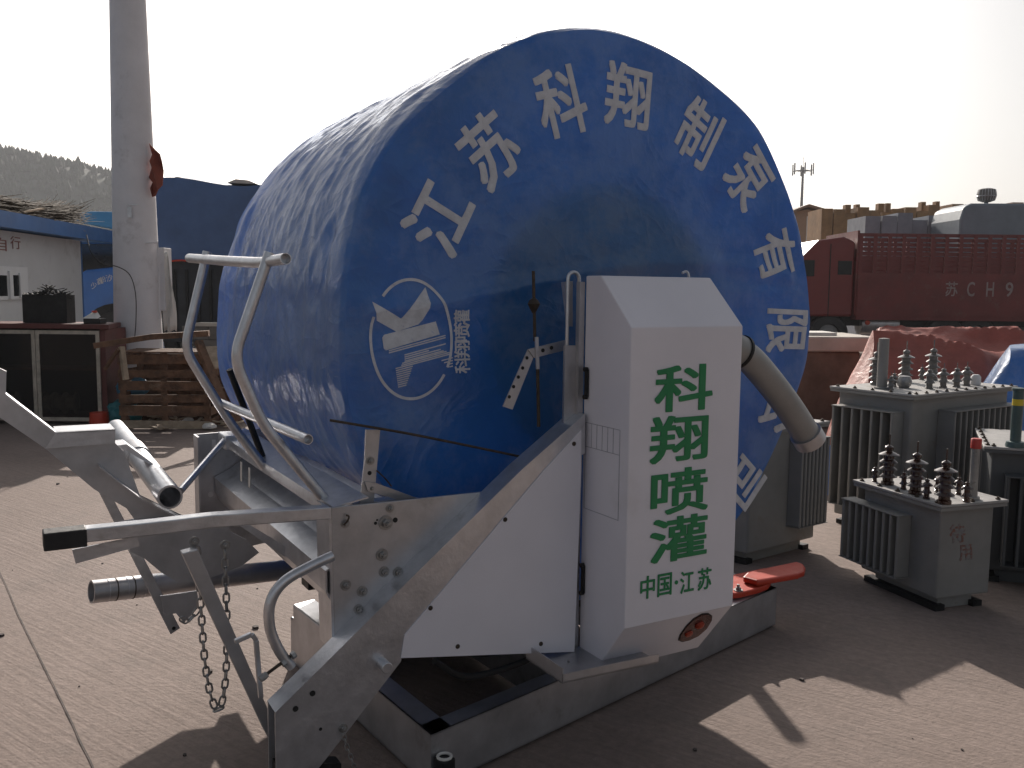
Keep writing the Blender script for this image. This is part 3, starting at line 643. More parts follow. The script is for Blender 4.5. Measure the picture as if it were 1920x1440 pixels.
for i in range(nc+1):
    q = i/nc; o_ = OF+.012+(OB-OF)*q; ring = []
    for j in range(NT):
        t = j*2*math.pi/NT; c_, s_ = math.cos(t), math.sin(t); left = max(0, -c_)**3; arc = t*R0
        r = rim_r(t)*(1-.012*q)+.075*left*q*(.8+.5*min(1, max(0, (.25-s_)/.4)))
        # folds run round the drum, most of them slanting; crumpled more at the top and below the crease line
        f1 = ridged(Vector((arc*1.0+o_*.9, o_*4.8-arc*.9, 0)))*.008+ridged(Vector((arc*1.6, o_*11+arc*1.5, 4)))*.005
        f2 = ridged(Vector((c_*5+o_*2, s_*5, o_*9+arc*2.2)))*.004
        f3 = noise.noise(Vector((c_*12, s_*12, o_*14)))*.0015
        f5 = ridged(Vector((c_*9+4, s_*9+o_*7, o_*11)))*.0045
        lowc = min(1, max(0, (1.60+.05*noise.noise(Vector((o_*6, 0, 0)))+.015*noise.noise(Vector((o_*25, 0, 0)))-s_*R0-ZC)/.05))
        f4 = lowc*(noise.noise(Vector((arc*5, o_*4, 9)))*.012-.006)+(1-lowc)*f5
        ed = min(1, q*14+.12)
        r += (f1+f2+f3+f4)*ed-.006*max(0, 1-q*30)
        ring.append(b.bm.verts.new(W(SCX+c_*r, o_+.012*noise.noise(Vector((c_*4, s_*4, 2)))*(1-q), ZC+s_*r)))
    rings.append(ring)
for k in (.8, .5, .2): rings.append([b.bm.verts.new(W(SCX+math.cos(t)*R0*k, OB+.03+.01*noise.noise(Vector((math.cos(t)*3*k, math.sin(t)*3*k, 1))), ZC+math.sin(t)*R0*k)) for t in [j*2*math.pi/NT for j in range(NT)]])
for a, c in zip(rings, rings[1:]):
    for j in range(NT): b.bm.faces.new((a[j], c[j], c[(j+1) % NT], a[(j+1) % NT]))
b.bm.faces.new(rings[-1])
TP = b.build('tarpaulin', TARP, smooth=True, org=W(SCX, .9, .35))
for p_ in TP.data.polygons: p_.use_smooth = True
tag(TP, 'blue plastic tarpaulin with grey stencilled characters, stretched over the big hose reel', 'tarpaulin')
def tarp_letter(ch, x, y, w_, h_, bold, name='letter', ang=None, cuts=1):
    p = N(x, y, OF-.01)-Q; s0, z0 = p.dot(U), p.z
    th = math.atan2(s0-SCX, z0-ZC) if ang is None else ang         # clockwise from straight up
    up = Vector((math.sin(th), math.cos(th))); rt_ = Vector((math.cos(th), -math.sin(th)))
    bm, gw, gh = glyph(ch, bold)
    bmesh.ops.subdivide_edges(bm, edges=[e for e in bm.edges if e.calc_length() > .12], cuts=2, use_grid_fill=False)
    bmesh.ops.triangulate(bm, faces=bm.faces)
    for v in bm.verts:
        a, c = v.co.x/gw*w_, v.co.y/gh*h_; s, z = s0+rt_.x*a+up.x*c, z0+rt_.y*a+up.y*c; v.co = face_pt(s, z, .0040+v.co.z*.012)
    b = MB(); b.bm.free(); b.bm = bm; return b.build(name, TLET, TP, org=ORG[TP.name])
for ch, x, y, ww, hh in (('江', 825, 408, .215, .235), ('苏', 921, 280, .205, .24), ('科', 1054, 190, .205, .245), ('翔', 1179, 180, .215, .235), ('制', 1315, 247, .20, .25),
                  ('泵', 1409, 335, .20, .245), ('有', 1459, 477, .20, .235), ('限', 1478, 621, .19, .24), ('公', 1468, 770, .20, .23), ('司', 1398, 900, .19, .23)):
    tarp_letter(ch, x, y, ww, hh, .021)
# emblem: broken ring, winged shape, block, comb of thin lines
def tface(pts, name='emblem', grid=.03):
    b = MB(); q = [N(x, y, OF-.01)-Q for x, y in pts]; f = b.face([(p.dot(U), p.z, 0) for p in q])
    bmesh.ops.triangulate(b.bm, faces=b.bm.faces)
    for _ in range(3):
        e = [e for e in b.bm.edges if e.calc_length() > .05]
        if e: bmesh.ops.subdivide_edges(b.bm, edges=e, cuts=1); bmesh.ops.triangulate(b.bm, faces=b.bm.faces)
    for v in b.bm.verts: v.co = face_pt(v.co.x, v.co.y, .0035)
    return b
b = MB()
def tstrip(b, pts, wd):
    q = [(N(x, y, OF-.01)-Q) for x, y in pts]; q = [Vector((p.dot(U), p.z)) for p in q]; prev = None
    for i, p in enumerate(q):
        t = (q[min(i+1, len(q)-1)]-q[max(i-1, 0)]).normalized(); nn = Vector((-t.y, t.x))*wd/2
        l_, r_ = b.bm.verts.new(face_pt(*(p+nn), .0035)), b.bm.verts.new(face_pt(*(p-nn), .0035))
        if prev: b.bm.faces.new((prev[0], prev[1], r_, l_))
        prev = (l_, r_)
def arcp(a0, a1, n_=50): return [(771+75.5*math.cos(math.radians(a0+(a1-a0)*i/n_)), 636-112*math.sin(math.radians(a0+(a1-a0)*i/n_))) for i in range(n_+1)]
tstrip(b, arcp(-28, 134), .010); tstrip(b, arcp(158, 324), .010)
b.build('emblem', TLET, TP, org=ORG[TP.name])
zz = lambda L_: [(640+x*360/1620, 480+y*320/1440) for x, y in L_]
tface(zz([(262, 385), (505, 528), (522, 512), (715, 262), (748, 400), (742, 440), (690, 540), (655, 578), (470, 640), (300, 545), (292, 480)])).build('emblem', TLET, TP, org=ORG[TP.name])
tface(zz([(348, 690), (365, 665), (800, 552), (832, 662), (375, 797), (358, 780)])).build('emblem', TLET, TP, org=ORG[TP.name])
b = MB()
for i in range(19):
    y0 = 800+i*17.5; xl = 400 + (0 if i < 2 else (130 if i < 6 else 110 - 8*(i-6)+0)); xr = 880 if i < 3 else (720+i*6 if i < 4 else min(930, 740+i*24))
    sl = -.27
    if i < 9: tstrip(b, zz([(xl, y0), (xr, y0+sl*(xr-xl))]), .0042)
    else:
        xl = 455 + (i-9)*3; tstrip(b, zz([(xl, y0-8), (xl+150-(i-9)*9, y0-8+sl*(150-(i-9)*9))]), .0042)
        if i < 13: tstrip(b, zz([(840+(i-9)*22, y0-75), (935, y0-75+sl*(95-(i-9)*22))]), .0042)
b.build('emblem', TLET, TP, org=ORG[TP.name])
for ch, y in (('灌', 597), ('喷', 624), ('翔', 655), ('科', 684)): tarp_letter(ch, 866, y, .060, .062, .02, ang=-math.pi/2)

# ================================================================== TRANSFORMERS
def bush_fn(n_rings, r, h):
    def f(b):
        pr = [(r*.62, 0), (r*.62, h*.06)]; h0 = h*.08; hh = h*.58/n_rings
        for k in range(n_rings):
            rr = r*(1.0 if k == n_rings-1 else .86)
            pr += [(r*.5, h0+k*hh), (r*.5, h0+(k+.45)*hh), (rr, h0+(k+.52)*hh), (rr*.97, h0+(k+.62)*hh), (r*.52, h0+(k+.92)*hh)]
        t = h0+n_rings*hh; pr += [(r*.3, t), (r*.3, t+h*.02), (r*.42, t+h*.04), (r*.40, t+h*.09), (r*.2, t+h*.12), (r*.07, t+h*.13), (r*.07, h), (.0001, h)]
        b.lathe(pr, n=24)
    return f
bush_big = shared('bushing', bush_fn(4, .052, .26), PORC, True); bush_small = shared('bushing', bush_fn(2, .028, .13), PORC, True)
bush_bigg = shared('bushing', bush_fn(4, .060, .30), PORC2, True); bush_smallg = shared('bushing', bush_fn(2, .042, .17), PORC2, True)
foot_bolt = shared('bolt', lambda b: b.lathe([(.012, 0), (.012, .008), (.006, .009), (.006, .016), (.0001, .016)], n=6), RUST)
def transformer(label, c, a, b_, la, lb, zl, fa=None, fb_=None, finw=.10, rim=.06, group='grey oil transformers standing in the yard', lidm=LIDT, body=GREYT, step=.0):
    """c front ground corner under the lid; a, b_ unit directions of the two visible faces; fa/fb = (from, to, count) for fins"""
    c = Vector(c); a = Vector(a).normalized(); b_ = Vector(b_).normalized(); ins = .045
    t = thing('transformer', label, 'transformer', c+a*la/2+b_*lb/2, group)
    k0 = c+(a+b_)*ins
    MB().box(k0+Z*.07, a*(la-2*ins), b_*(lb-2*ins), Z*(zl-.07)).build('tank', body, t, bevel=.012)
    MB().box(k0-(a+b_)*.0+Z*.0+a*.05+b_*.06, a*(la-2*ins-.1), b_*(lb-2*ins-.12), Z*.071).build('base', body, t, bevel=.004)
    for q in (0, 1):
        p = k0+b_*(.02+q*(lb-2*ins-.1)); MB().box(p+a*.02, a*(la-2*ins-.03), b_*.06, Z*.03).build('base_rail', DARKST, t)
    MB().box(c+Z*zl, a*la, b_*lb, Z*.014).build('lid', lidm, t, bevel=.003)
    MB().box(c+Z*(zl-.02)+(a+b_)*.004, a*(la-.008), b_*(lb-.008), Z*.018).build('lid_flange', body, t)
    for d1, L1, d2 in ((a, la, b_), (b_, lb, a)):
        n_ = int(L1/.11)
        for i in range(n_): inst('bolt', foot_bolt, t, c+d1*(.05+i*(L1-.1)/(n_-1))+d2*.022+Z*(zl+.014), Z, 1.)
    for spec, d1, d2 in ((fa, a, -b_), (fb_, b_, -a)):
        if not spec: continue
        f0, f1, n_ = spec; z0, z1 = .13+step, zl-rim
        me = shared('fin', lambda q: q.box(d1*-.009, d1*.018, d2*finw, Z*(z1-z0)), body)
        for i in range(n_):
            p = k0+d1*(f0+(f1-f0)*i/(n_-1)); o = inst('fin', me, t, p+Z*z0); bv = o.modifiers.new('bevel', 'BEVEL'); bv.width = .006; bv.segments = 2
        MB().box(k0+d1*(f0-.012)+Z*z1, d1*(f1-f0+.024), d2*(finw+.004), Z*.006).build('fin_cap', body, t)
        MB().box(k0+d1*(f0-.012)+Z*(z0-.004), d1*(f1-f0+.024), d2*(finw+.004), Z*.004).build('fin_cap', body, t)
    return t
# small one in front, with brown insulators
cs = pz(1765, 953, .555); cs.z = 0; av = pz(1597, 903, .565)-pz(1765, 953, .565); bv_ = pz(1893, 942, .565)-pz(1765, 953, .565); av.z = bv_.z = 0
ts = transformer('small grey transformer with three brown insulators and a red-capped gauge tube', cs, av, bv_, av.length, bv_.length, .555, fa=(.20, .62, 9), fb_=None, finw=.085, rim=.10)
zl = .57
for x, y in ((1664, 908), (1716, 926), (1770, 944)):
    inst('bushing', bush_big, ts, pz(x, y, zl), Z, 1.06)
for x, y, s_ in ((1640, 903, .8), (1694, 917, .9), (1737, 935, 1.), (1812, 941, 1.), (1797, 927, .9), (1757, 921, .8)): inst('bushing', bush_small, ts, pz(x, y, zl), Z, s_)
GT = mat('dusty_gauge_tube', (.30, .30, .29), .3, .2, .15, 10, 0)
g0 = pz(1824, 935, zl); m_ = MB(); m_.lathe([(.032, 0), (.032, .012), (.021, .014), (.021, .26), (.0001, .26)], c=g0, n=20); m_.build('gauge_tube', GT, ts, smooth=True)
MB().lathe([(.026, .26), (.026, .305), (.022, .31), (.0001, .31)], c=g0, n=20).build('tube_cap', mat('red_cap_plastic', (.45, .03, .02), .4), ts, smooth=True)
# hand-painted red characters on its right face
pb0 = cs+(av.normalized()+bv_.normalized())*.045
nb = -av.normalized(); REDW = mat('rubbed_red_brush_paint', (.22, .10, .075), .7, 0, .2, 60, 0, dirt=((.20, .215, .225), 45, .44, .85))
for ch, x, y, h_ in (('待', 1795, 1000, .10), ('用', 1810, 1036, .085)):
    p = pp(x, y, pb0, nb)+nb*.0008; lettering(ch, 'painted_mark', REDW, ts, p, bv_.normalized(), (Z-bv_.normalized()*.15).normalized(), h_, h_, .02, out=nb, thick=.0006)
# big one behind it
cb = pz(1715, 745, .95); cb.z = 0; ab = pz(1553, 727, .96)-pz(1715, 745, .96); bb2 = pz(1912, 727, .96)-pz(1715, 745, .96); ab.z = bb2.z = 0
tbig = transformer('large grey transformer with a crowded dusty lid, behind the small one', cb, ab, bb2, ab.length, bb2.length, .95, fa=(.06, .5, 7), fb_=(.30, 1.1, 13), finw=.12, rim=.11, step=.04)
zl = .964
for x, y in ((1642, 722), (1697, 716), (1748, 712)): inst('bushing', bush_bigg, tbig, pz(x, y, zl), Z, 1.)
for x, y in ((1742, 729), (1768, 727), (1793, 726), (1812, 723)): inst('bushing', bush_smallg, tbig, pz(x, y, zl), Z, 1.)
for x, y in ((1670, 731), (1676, 725), (1728, 712)): inst('bushing', bush_smallg, tbig, pz(x, y, zl), Z, .7)
g0 = pz(1653, 729, zl); MB().lathe([(.05, 0), (.05, .012), (.034, .014), (.034, .34), (.0001, .345)], c=g0, n=20).build('conservator_tube', GREYT, tbig, smooth=True)
g0 = pz(1695, 727, zl); MB().lathe([(.03, 0), (.045, .02), (.05, .05), (.035, .08), (.0001, .085)], c=g0, n=18).build('relief_valve', BRASS, tbig, smooth=True)
g0 = pz(1829, 722, zl); MB().lathe([(.03, 0), (.035, .01), (.033, .06), (.02, .075), (.0001, .077)], c=g0, n=18).build('glass_dome', CONCP, tbig, smooth=True)
# the one half hidden by the cover box
c3 = pz(1400, 1062); a3 = Vector((-.74, .67, 0)); b3 = Vector((.80, .60, 0))
t3 = transformer('grey finned transformer half hidden between the cover box and the reel', c3-(a3+b3)*.045, a3, b3, .95, .74, .80, fa=None, fb_=(.37, .63, 8), finw=.085, rim=.08, step=.06)
g0 = c3+a3*.86+b3*.06+Z*.814; MB().lathe([(.055, 0), (.055, .012), (.040, .014), (.040, .50), (.0001, .502)], c=g0, n=18).build('conservator_tube', GREYT, t3, smooth=True)
for k in (.1, .25, .4): inst('bushing', bush_small, t3, c3+a3*k+b3*.1+Z*.814, Z, 1.)
inst('bushing', bush_small, t3, c3+a3*.2+b3*.45+Z*.814, Z, 1.)
# dark one cut by the frame
c4 = Vector((2.60, 4.93, 0)); a4 = Vector((.40, .92, 0)); b4 = Vector((.93, -.36, 0))
t4 = transformer('dark grey transformer at the right edge with a tall yellow-labelled tube', c4, a4, b4, .75, 1.0, .76, fa=None, fb_=(.08, .85, 13), finw=.11, rim=.14, body=mat('dark_grey_transformer_paint', (.07, .075, .08), .5, 0, .1, 3, .06, 60))
g0 = pz(1903, 838, .774); MB().lathe([(.05, 0), (.05, .012), (.045, .03), (.028, .034), (.028, .31), (.034, .312), (.034, .325), (.0001, .33)], c=g0, n=20).build('gauge_tube', mat('dark_green_tube', (.05, .09, .09), .4), t4, smooth=True)
MB().lathe([(.0285, .23), (.0285, .265)], c=g0, n=20).build('tube_label', YEL, t4, smooth=True)
for x in (1840, 1862, 1884): pass

# ================================================================== RIGHT BACKGROUND
def cloth_sheet(name, m, corners, nu, nv, height, seed, label, cat, amp=.12, org=None):
    """heap under a sheet: grid between four ground corners raised by height(u,v)"""
    b = MB(); c00, c10, c11, c01 = [Vector(c) for c in corners]; vs = []
    for j in range(nv+1):
        row = []
        for i in range(nu+1):
            u_, v_ = i/nu, j/nv; p = c00*(1-u_)*(1-v_)+c10*u_*(1-v_)+c11*u_*v_+c01*(1-u_)*v_; h = height(u_, v_)
            q = Vector((p.x*1.3+seed, p.y*1.3, seed)); f = (1-abs(noise.noise(Vector((p.x*.8+p.y*1.6+seed, p.y*1.0-p.x*.5, seed))))*2)
            f2 = 1-abs(noise.noise(q*4))*2
            z = h+min(1, h*3)*(amp*(f-.5)+amp*.14*(f2-.5))
            row.append(b.bm.verts.new((p.x+.05*noise.noise(q*3), p.y+.05*noise.noise(q*3+Vector((5, 0, 0))), max(.004, z))))
        vs.append(row)
    for j in range(nv):
        for i in range(nu): b.bm.faces.new((vs[j][i], vs[j][i+1], vs[j+1][i+1], vs[j+1][i]))
    o = b.build(name, m, smooth=True); tag(o, label, cat)
    for p_ in o.data.polygons: p_.use_smooth = True
    return o
def dome(u_, v_): return max(0, (1-abs(2*u_-1)**3)*(1-abs(2*v_-1)**3))
y0 = 8.2
cloth_sheet('covered_heap', PINKT, [pd(1535, 800, y0).xy.to_3d(), pd(1990, 800, y0).xy.to_3d(), pd(1960, 800, y0+2.2).xy.to_3d(), pd(1560, 800, y0+2.2).xy.to_3d()], 110, 60,
            lambda u_, v_: 1.20*min(1, u_*5)**.7*dome(.5, v_)**.35*(1-max(0, u_-.82)*1.8), 2.2, 'faded red tarpaulin crumpled over a long heap beyond the transformers', 'tarpaulin', .16)
cloth_sheet('blue_covered_heap', TARP, [pd(1765, 800, 7.3).xy.to_3d(), pd(2080, 800, 7.3).xy.to_3d(), pd(2080, 800, 8.15).xy.to_3d(), pd(1765, 800, 8.15).xy.to_3d()], 60, 40,
            lambda u_, v_: 1.20*min(1, u_*2.6)**.7*dome(.5, v_)**.35*dome(.5+.45*max(0, u_-.5), .5), 7.7, 'bright blue tarpaulin over a heap at the right edge behind the transformers', 'tarpaulin', .06)
cloth_sheet('blue_tarp_scrap', TARP, [pd(1522, 900, 7.1).xy.to_3d(), pd(1570, 900, 7.1).xy.to_3d(), pd(1580, 900, 7.8).xy.to_3d(), pd(1525, 900, 7.8).xy.to_3d()], 30, 24,
            lambda u_, v_: .34*dome(u_, v_)**.6, 3.3, 'small crumpled blue tarpaulin scrap on the ground between two transformers', 'tarpaulin', .12)
# pale slab with packing on it, brick-coloured block under it
m_ = MB(); Y = 10.6; a = pd(1490, 655, Y); c = pd(1655, 655, Y); z1, z0 = pd(1560, 632, Y).z, pd(1560, 660, Y).z
m_.box((a.x, Y, z0), (c.x-a.x, .1, 0), (0, 1.2, 0), (0, 0, z1-z0)); o = m_.build('stone_slab', PALE, bevel=.02); tag(o, 'long pale slab lying flat on a brown block, left of the faded red tarpaulin', 'slab')
m_ = MB(); m_.box((a.x, Y+.05, 0), (c.x-a.x-.2, .1, 0), (0, 1.1, 0), (0, 0, z0-.004)); o = m_.build('timber_block', mat('brown_block', (.17, .12, .09), .8, 0, .2, 4, .3), bevel=.02); tag(o, 'brown timber block supporting the long pale slab', 'block')
m_ = MB(); a = pd(1505, 622, Y+.3); c = pd(1572, 628, Y+.3); m_.box((a.x, Y+.3, z1+.002), (c.x-a.x, .05, 0), (0, .5, 0), (0, 0, .035)); o = m_.build('board', CLOTH); tag(o, 'thin white board lying on top of the pale slab', 'board')
# orange traffic marker light? a lamp on the lorry, below

# red lorry: cab and slatted body
LY = 24.
def lx(x): return pd(x, 560, LY).x
def lz(y): return pd(1700, y, LY).z
lor = thing('slatted_lorry', 'long dark red lorry with high slatted cargo body, parked across the back', 'lorry', (lx(1780), LY+1.2, 0))
x0, x1 = lx(1606), lx(2040); zt, zb = 3.15, lz(592)
m_ = MB(); m_.box((x0, LY-.036, zb), (x1-x0, 0, 0), (0, .014, 0), (0, 0, (lz(512)-zb))); m_.build('side_board', TRED, lor)
m_ = MB(); m_.box((x0, LY+.0, zb-.12), (x1-x0, 0, 0), (0, 2.4, 0), (0, 0, .12)); m_.build('cargo_floor', TRED, lor)
m_ = MB(); m_.box((x0, LY+2.36, zb), (x1-x0, 0, 0), (0, .03, 0), (0, 0, (lz(520)-zb))); m_.build('side_board', TRED, lor)
nP = 17
pm = shared('post', lambda q: q.box((-.045, -.02, 0), (.09, 0, 0), (0, .05, 0), (0, 0, zt-zb)), TRED)
for yy in (LY, LY+2.36):
    for i in range(nP): inst('post', pm, lor, (x0+.05+(x1-x0-.1)*i/(nP-1), yy, zb))
zs = [lz(512)+(zt-lz(512))*k/8 for k in range(9)]
sm_ = shared('slat', lambda q: q.box((0, 0, 0), (x1-x0, 0, 0), (0, .03, 0), (0, 0, .085)), TRED)
for z_ in zs:
    for yy in (LY+.032, LY+2.33): inst('slat', sm_, lor, (x0, yy, z_-.05))
m_ = MB(); m_.box((x0-.05, LY, zb), (.06, 0, 0), (0, 2.4, 0), (0, 0, zt-zb+.1)); m_.build('headboard', TRED, lor)
m_ = MB(); m_.box((x0-2, LY+.4, .75), (x1-x0+2, 0, 0), (0, 1.6, 0), (0, 0, .25)); m_.build('chassis', DARKST, lor)
def wheel_fn(r, w_):
    return lambda b: b.lathe([(r*.55, -w_/2), (r*.92, -w_/2), (r, -w_*.36), (r, w_*.36), (r*.92, w_/2), (r*.55, w_/2), (r*.5, w_*.2), (.0001, w_*.2)], n=28)
wh = shared('tyre', wheel_fn(.52, .3), RUBBER, True); rimm = shared('rim', lambda b: b.lathe([(.28, 0), (.28, .02), (.16, .05), (.10, .05), (.08, .10), (.0001, .10)], n=20), mat('grey_rim', (.2, .2, .2), .6, .3), True)
def wheel(par, x, y, z=.52, s_=1.):
    o = inst('wheel', wh, par, (x, y, z), (0, -1, 0), s_); r = inst('rim', rimm, o, (x, y-.06, z), None, 1.); r.location = (0, 0, .06); return o
for x in (1780, 1840, 2000): wheel(lor, lx(x), LY+.25)
for x in (1780, 1840, 2000): wheel(lor, lx(x), LY+2.1)
# cab of the same lorry
cx0, cx1 = lx(1497), lx(1601)
m_ = MB(); pr = [(cx0, 1.0), (cx1, 1.0), (cx1, 2.95), (cx1-.3, 3.1), (cx0+.5, 3.0), (cx0+.12, 2.6), (cx0, 1.9)]
m_.prism([(x, LY+.05, z) for x, z in pr], (0, 2.3, 0)); cab = m_.build('cab', mat('cab_red_paint', (.17, .020, .018), .42, 0, .08, 2, .05), lor, bevel=.06)
m_ = MB(); m_.box((cx0+1.02, LY+.035, 2.1), (.36, 0, 0), (0, .02, 0), (0, 0, .36)); m_.build('cab_window', GLASSD, cab, org=ORG[cab.name])
m_ = MB(); m_.box((cx0+.12, LY+.035, 2.05), (.28, 0, 0), (0, .02, 0), (0, 0, .42)); m_.build('cab_window', GLASSD, cab, org=ORG[cab.name])
MB().box((cx0+.8, LY+.037, 1.0), (.02, 0, 0), (0, .02, 0), (0, 0, 1.9)).build('door_seam', BLACKB, cab, org=ORG[cab.name])
wheel(lor, lx(1560), LY+.25); wheel(lor, lx(1560), LY+2.1)
m_ = MB(); m_.tube([(lx(1650)-.35, LY+.5, .8), (lx(1650)+.65, LY+.5, .8)], .28, 20); m_.build('fuel_tank', GALV2, lor, smooth=True)
MB().lathe([(.07, 0), (.06, .04), (.0001, .05)], c=(lx(1628), LY-.02, .85), axis=(0, -1, 0), n=14).build('side_lamp', AMBER, lor, smooth=True)
FADE = mat('faded_white_lettering', (.30, .24, .23), .7, 0, .15, 9, 0)
for i, ch in enumerate(('苏', 'C', 'H', '9')):
    x = 1782+i*36; o = lettering(ch, 'painted_character', FADE, lor, (lx(x), LY-.0365, lz(541)), (1, 0, 0), (0, 0, 1), .32 if i == 0 else .2, .38, .01, out=(0, -1, 0))
# goods stacked behind the lorry: packing crates in rows
def load(name, label, cat, x0p, x1p, yb, yt0, yt1, Y, n_, m, rows=2, group=None, depth=1.6):
    A_, B_ = pd(x0p, yb, Y), pd(x1p, yb, Y); t = thing(name, label, cat, ((A_.x+B_.x)/2, Y+depth/2, 0), group)
    z0 = 0
    for r in range(rows):
        for i in range(n_):
            u0, u1 = i/n_, (i+1)/n_; xa = A_.x+(B_.x-A_.x)*u0; xb = A_.x+(B_.x-A_.x)*u1; yt = yt0+(yt1-yt0)*(u0+u1)/2; zt_ = pd(1700, yt, Y).z
            h0 = zt_*r/rows; h1 = zt_*(r+1)/rows+(random.uniform(-.12, .12) if r == rows-1 else 0)
            MB().box((xa+.01, Y+random.uniform(0, .12), h0+.004), (xb-xa-.03, 0, 0), (0, depth, 0), (0, 0, h1-h0-.02)).build('crate', m, t)
    return t
load('crate_stack', 'ochre packing crates stacked high behind the red lorry, rising to the right', 'crates', 1540, 1830, 430, 398, 384, 34, 13, YELC, 3)
tl = load('crate_stack', 'dark ochre packing crates stacked high at the far right, behind the globe-topped van', 'crates', 1828, 2010, 430, 384, 378, 36, 8, YELC, 3)
load('block_stack', 'pale grey blocks in two level courses on the lorry bed behind the slats', 'blocks', 1622, 1800, 460, 407, 402, 29.5, 6, GREYB, 4)
# small crates and a gabled shed further back
for i, (x, y, w_) in enumerate(((1647, 392, 10), (1661, 391, 9), (1728, 384, 8), (1755, 384, 7), (1605, 396, 7), (1585, 398, 10))):
    p = pd(x, y, 34.6); zt_ = pd(1700, 398-(x-1540)*.048, 34).z+.05
    o = MB().box((p.x, 34.6, zt_-.1), (w_/1700*34.6, 0, 0), (0, .3, 0), (0, 0, .32)).build('timber_offcut', YELC); tag(o, ('first of two close ochre timber ends nearest the middle of the crate stack', 'second of two close ochre timber ends nearest the middle of the crate stack', 'ochre timber end on the crate stack left of the last one before the van', 'ochre timber end on the crate stack nearest the globe-topped van', 'ochre timber end second nearest the gabled shed', 'ochre timber end on the crate stack nearest the gabled shed')[i], 'timber', 'timber ends on the crate stack')
Y = 40; a = pd(1492, 432, Y); c = pd(1548, 432, Y); pk = pd(1513, 388, Y); ez = pd(1540, 397, Y).z
m_ = MB(); m_.prism([(a.x, Y, 0), (c.x, Y, 0), (c.x, Y, ez), (pk.x, Y, pk.z-.1), (a.x, Y, ez)], (0, 6, 0)); sh = thing('gabled_shed', 'brown gabled shed beyond the red cab, under the antenna mast', 'shed', ((a.x+c.x)/2, Y+3, 0)); m_.build('wall', mat('shed_brown', (.28, .21, .16), .8, 0, .1, 1, .1), sh)
for q0, q1 in (((a.x-.3, ez-.1), (pk.x, pk.z)), ((pk.x, pk.z), (c.x+.3, ez-.12))): MB().prism([(q0[0], Y-.3, q0[1]), (q1[0], Y-.3, q1[1]), (q1[0], Y-.3, q1[1]+.1), (q0[0], Y-.3, q0[1]+.1)], (0, 6.6, 0)).build('roof', mat('shed_roof', (.22, .16, .13), .8), sh)
for k in (.35, .6): MB().box((a.x+(c.x-a.x)*k, Y-.02, ez-1.7), (.1, 0, 0), (0, .02, 0), (0, 0, 1.5)).build('post', CABW, sh)
# blue-grey van roof with globe ventilator
VY = 27.5; a, c = pd(1800, 435, VY), pd(2010, 435, VY)
van = thing('box_van', 'blue-grey van body with a round globe ventilator on its roof, right of the crates', 'van', ((a.x+c.x)/2, VY+1, 0))
vt = pd(1870, 380, VY).z; m_ = MB(); m_.prism([(a.x, VY, .7), (c.x, VY, .7), (c.x, VY, vt), (pd(1822, 400, VY).x, VY, vt-.02), (pd(1808, 400, VY).x, VY, vt-.14), (a.x+.0, VY, vt-.5)], (0, 2.0, 0)); m_.build('van_body', VANB, van, bevel=.08)
wheel(van, a.x+1.0, VY+.2); wheel(van, a.x+1.0, VY+1.8)
gp = pd(1850, 366, VY+.7); base = vt
m_ = MB(); m_.lathe([(.06, -.25), (.06, .0)], c=(gp.x, VY+.7, gp.z), n=12); m_.build('vent_stem', VANB, van, smooth=True)
gl = MB().lathe([(.12, -.21), (.22, -.17), (.255, -.06), (.265, 0), (.255, .06), (.23, .17), (.15, .20), (.0001, .215)], c=(gp.x, VY+.7, gp.z), n=32).build('globe_ventilator', mat('dull_vent_metal', (.19, .18, .17), .5, .5, .2, 9, .1), van, smooth=True)
for k in range(20):
    a_ = k*math.pi/10; d = Vector((math.cos(a_), math.sin(a_), 0)); c_ = Vector((gp.x, VY+.7, gp.z))
    MB().tube([c_+d*.23-Z*.17, c_+d*.268-Z*.06, c_+d*.275, c_+d*.268+Z*.06, c_+d*.24+Z*.17], .008, 5).build('vane', GALV2, gl, org=ORG[gl.name])
MB().lathe([(.275, -.012), (.285, 0), (.275, .012)], c=(gp.x, VY+.7, gp.z-.03), n=32).build('vent_band', GALV2, gl, org=ORG[gl.name])
# antenna mast
MY = 150; p0 = pd(1501, 420, MY); zt_ = pd(1506, 313, MY).z; mast = thing('antenna_mast', 'thin telecom mast with two rings of antennas, far off against the sky', 'mast', (p0.x, MY, 0)); MM = mat('mast_grey', (.22, .22, .23), .6, .3)
top = Vector((pd(1506, 313, MY).x, MY, zt_)); MB().tube([(p0.x, MY, 0), top], [.42, .17], 10).build('pole', MM, mast, smooth=True); MB().tube([top, top+Z*1.6], .04, 6).build('lightning_rod', MM, mast)
for zz_, rr in ((zt_-.6, 1.7), (zt_-8.0, 1.7)):
    c_ = Vector((top.x-.1*(zz_ < zt_-4), MY, zz_)); MB().tube([c_+Vector((rr*.6*math.cos(t), rr*.6*math.sin(t), 0)) for t in [k*.5236 for k in range(12)]], .05, 5, closed=True).build('antenna_ring', MM, mast)
    for k in range(6):
        a_ = k*math.pi/3+.4; d = Vector((math.cos(a_), math.sin(a_), 0)); MB().tube([c_, c_+d*rr], .06, 5).build('arm', MM, mast); MB().bar(c_+d*rr-Z*.7, c_+d*rr+Z*1.1, .22, .14, up=d).build('antenna', MM, mast)

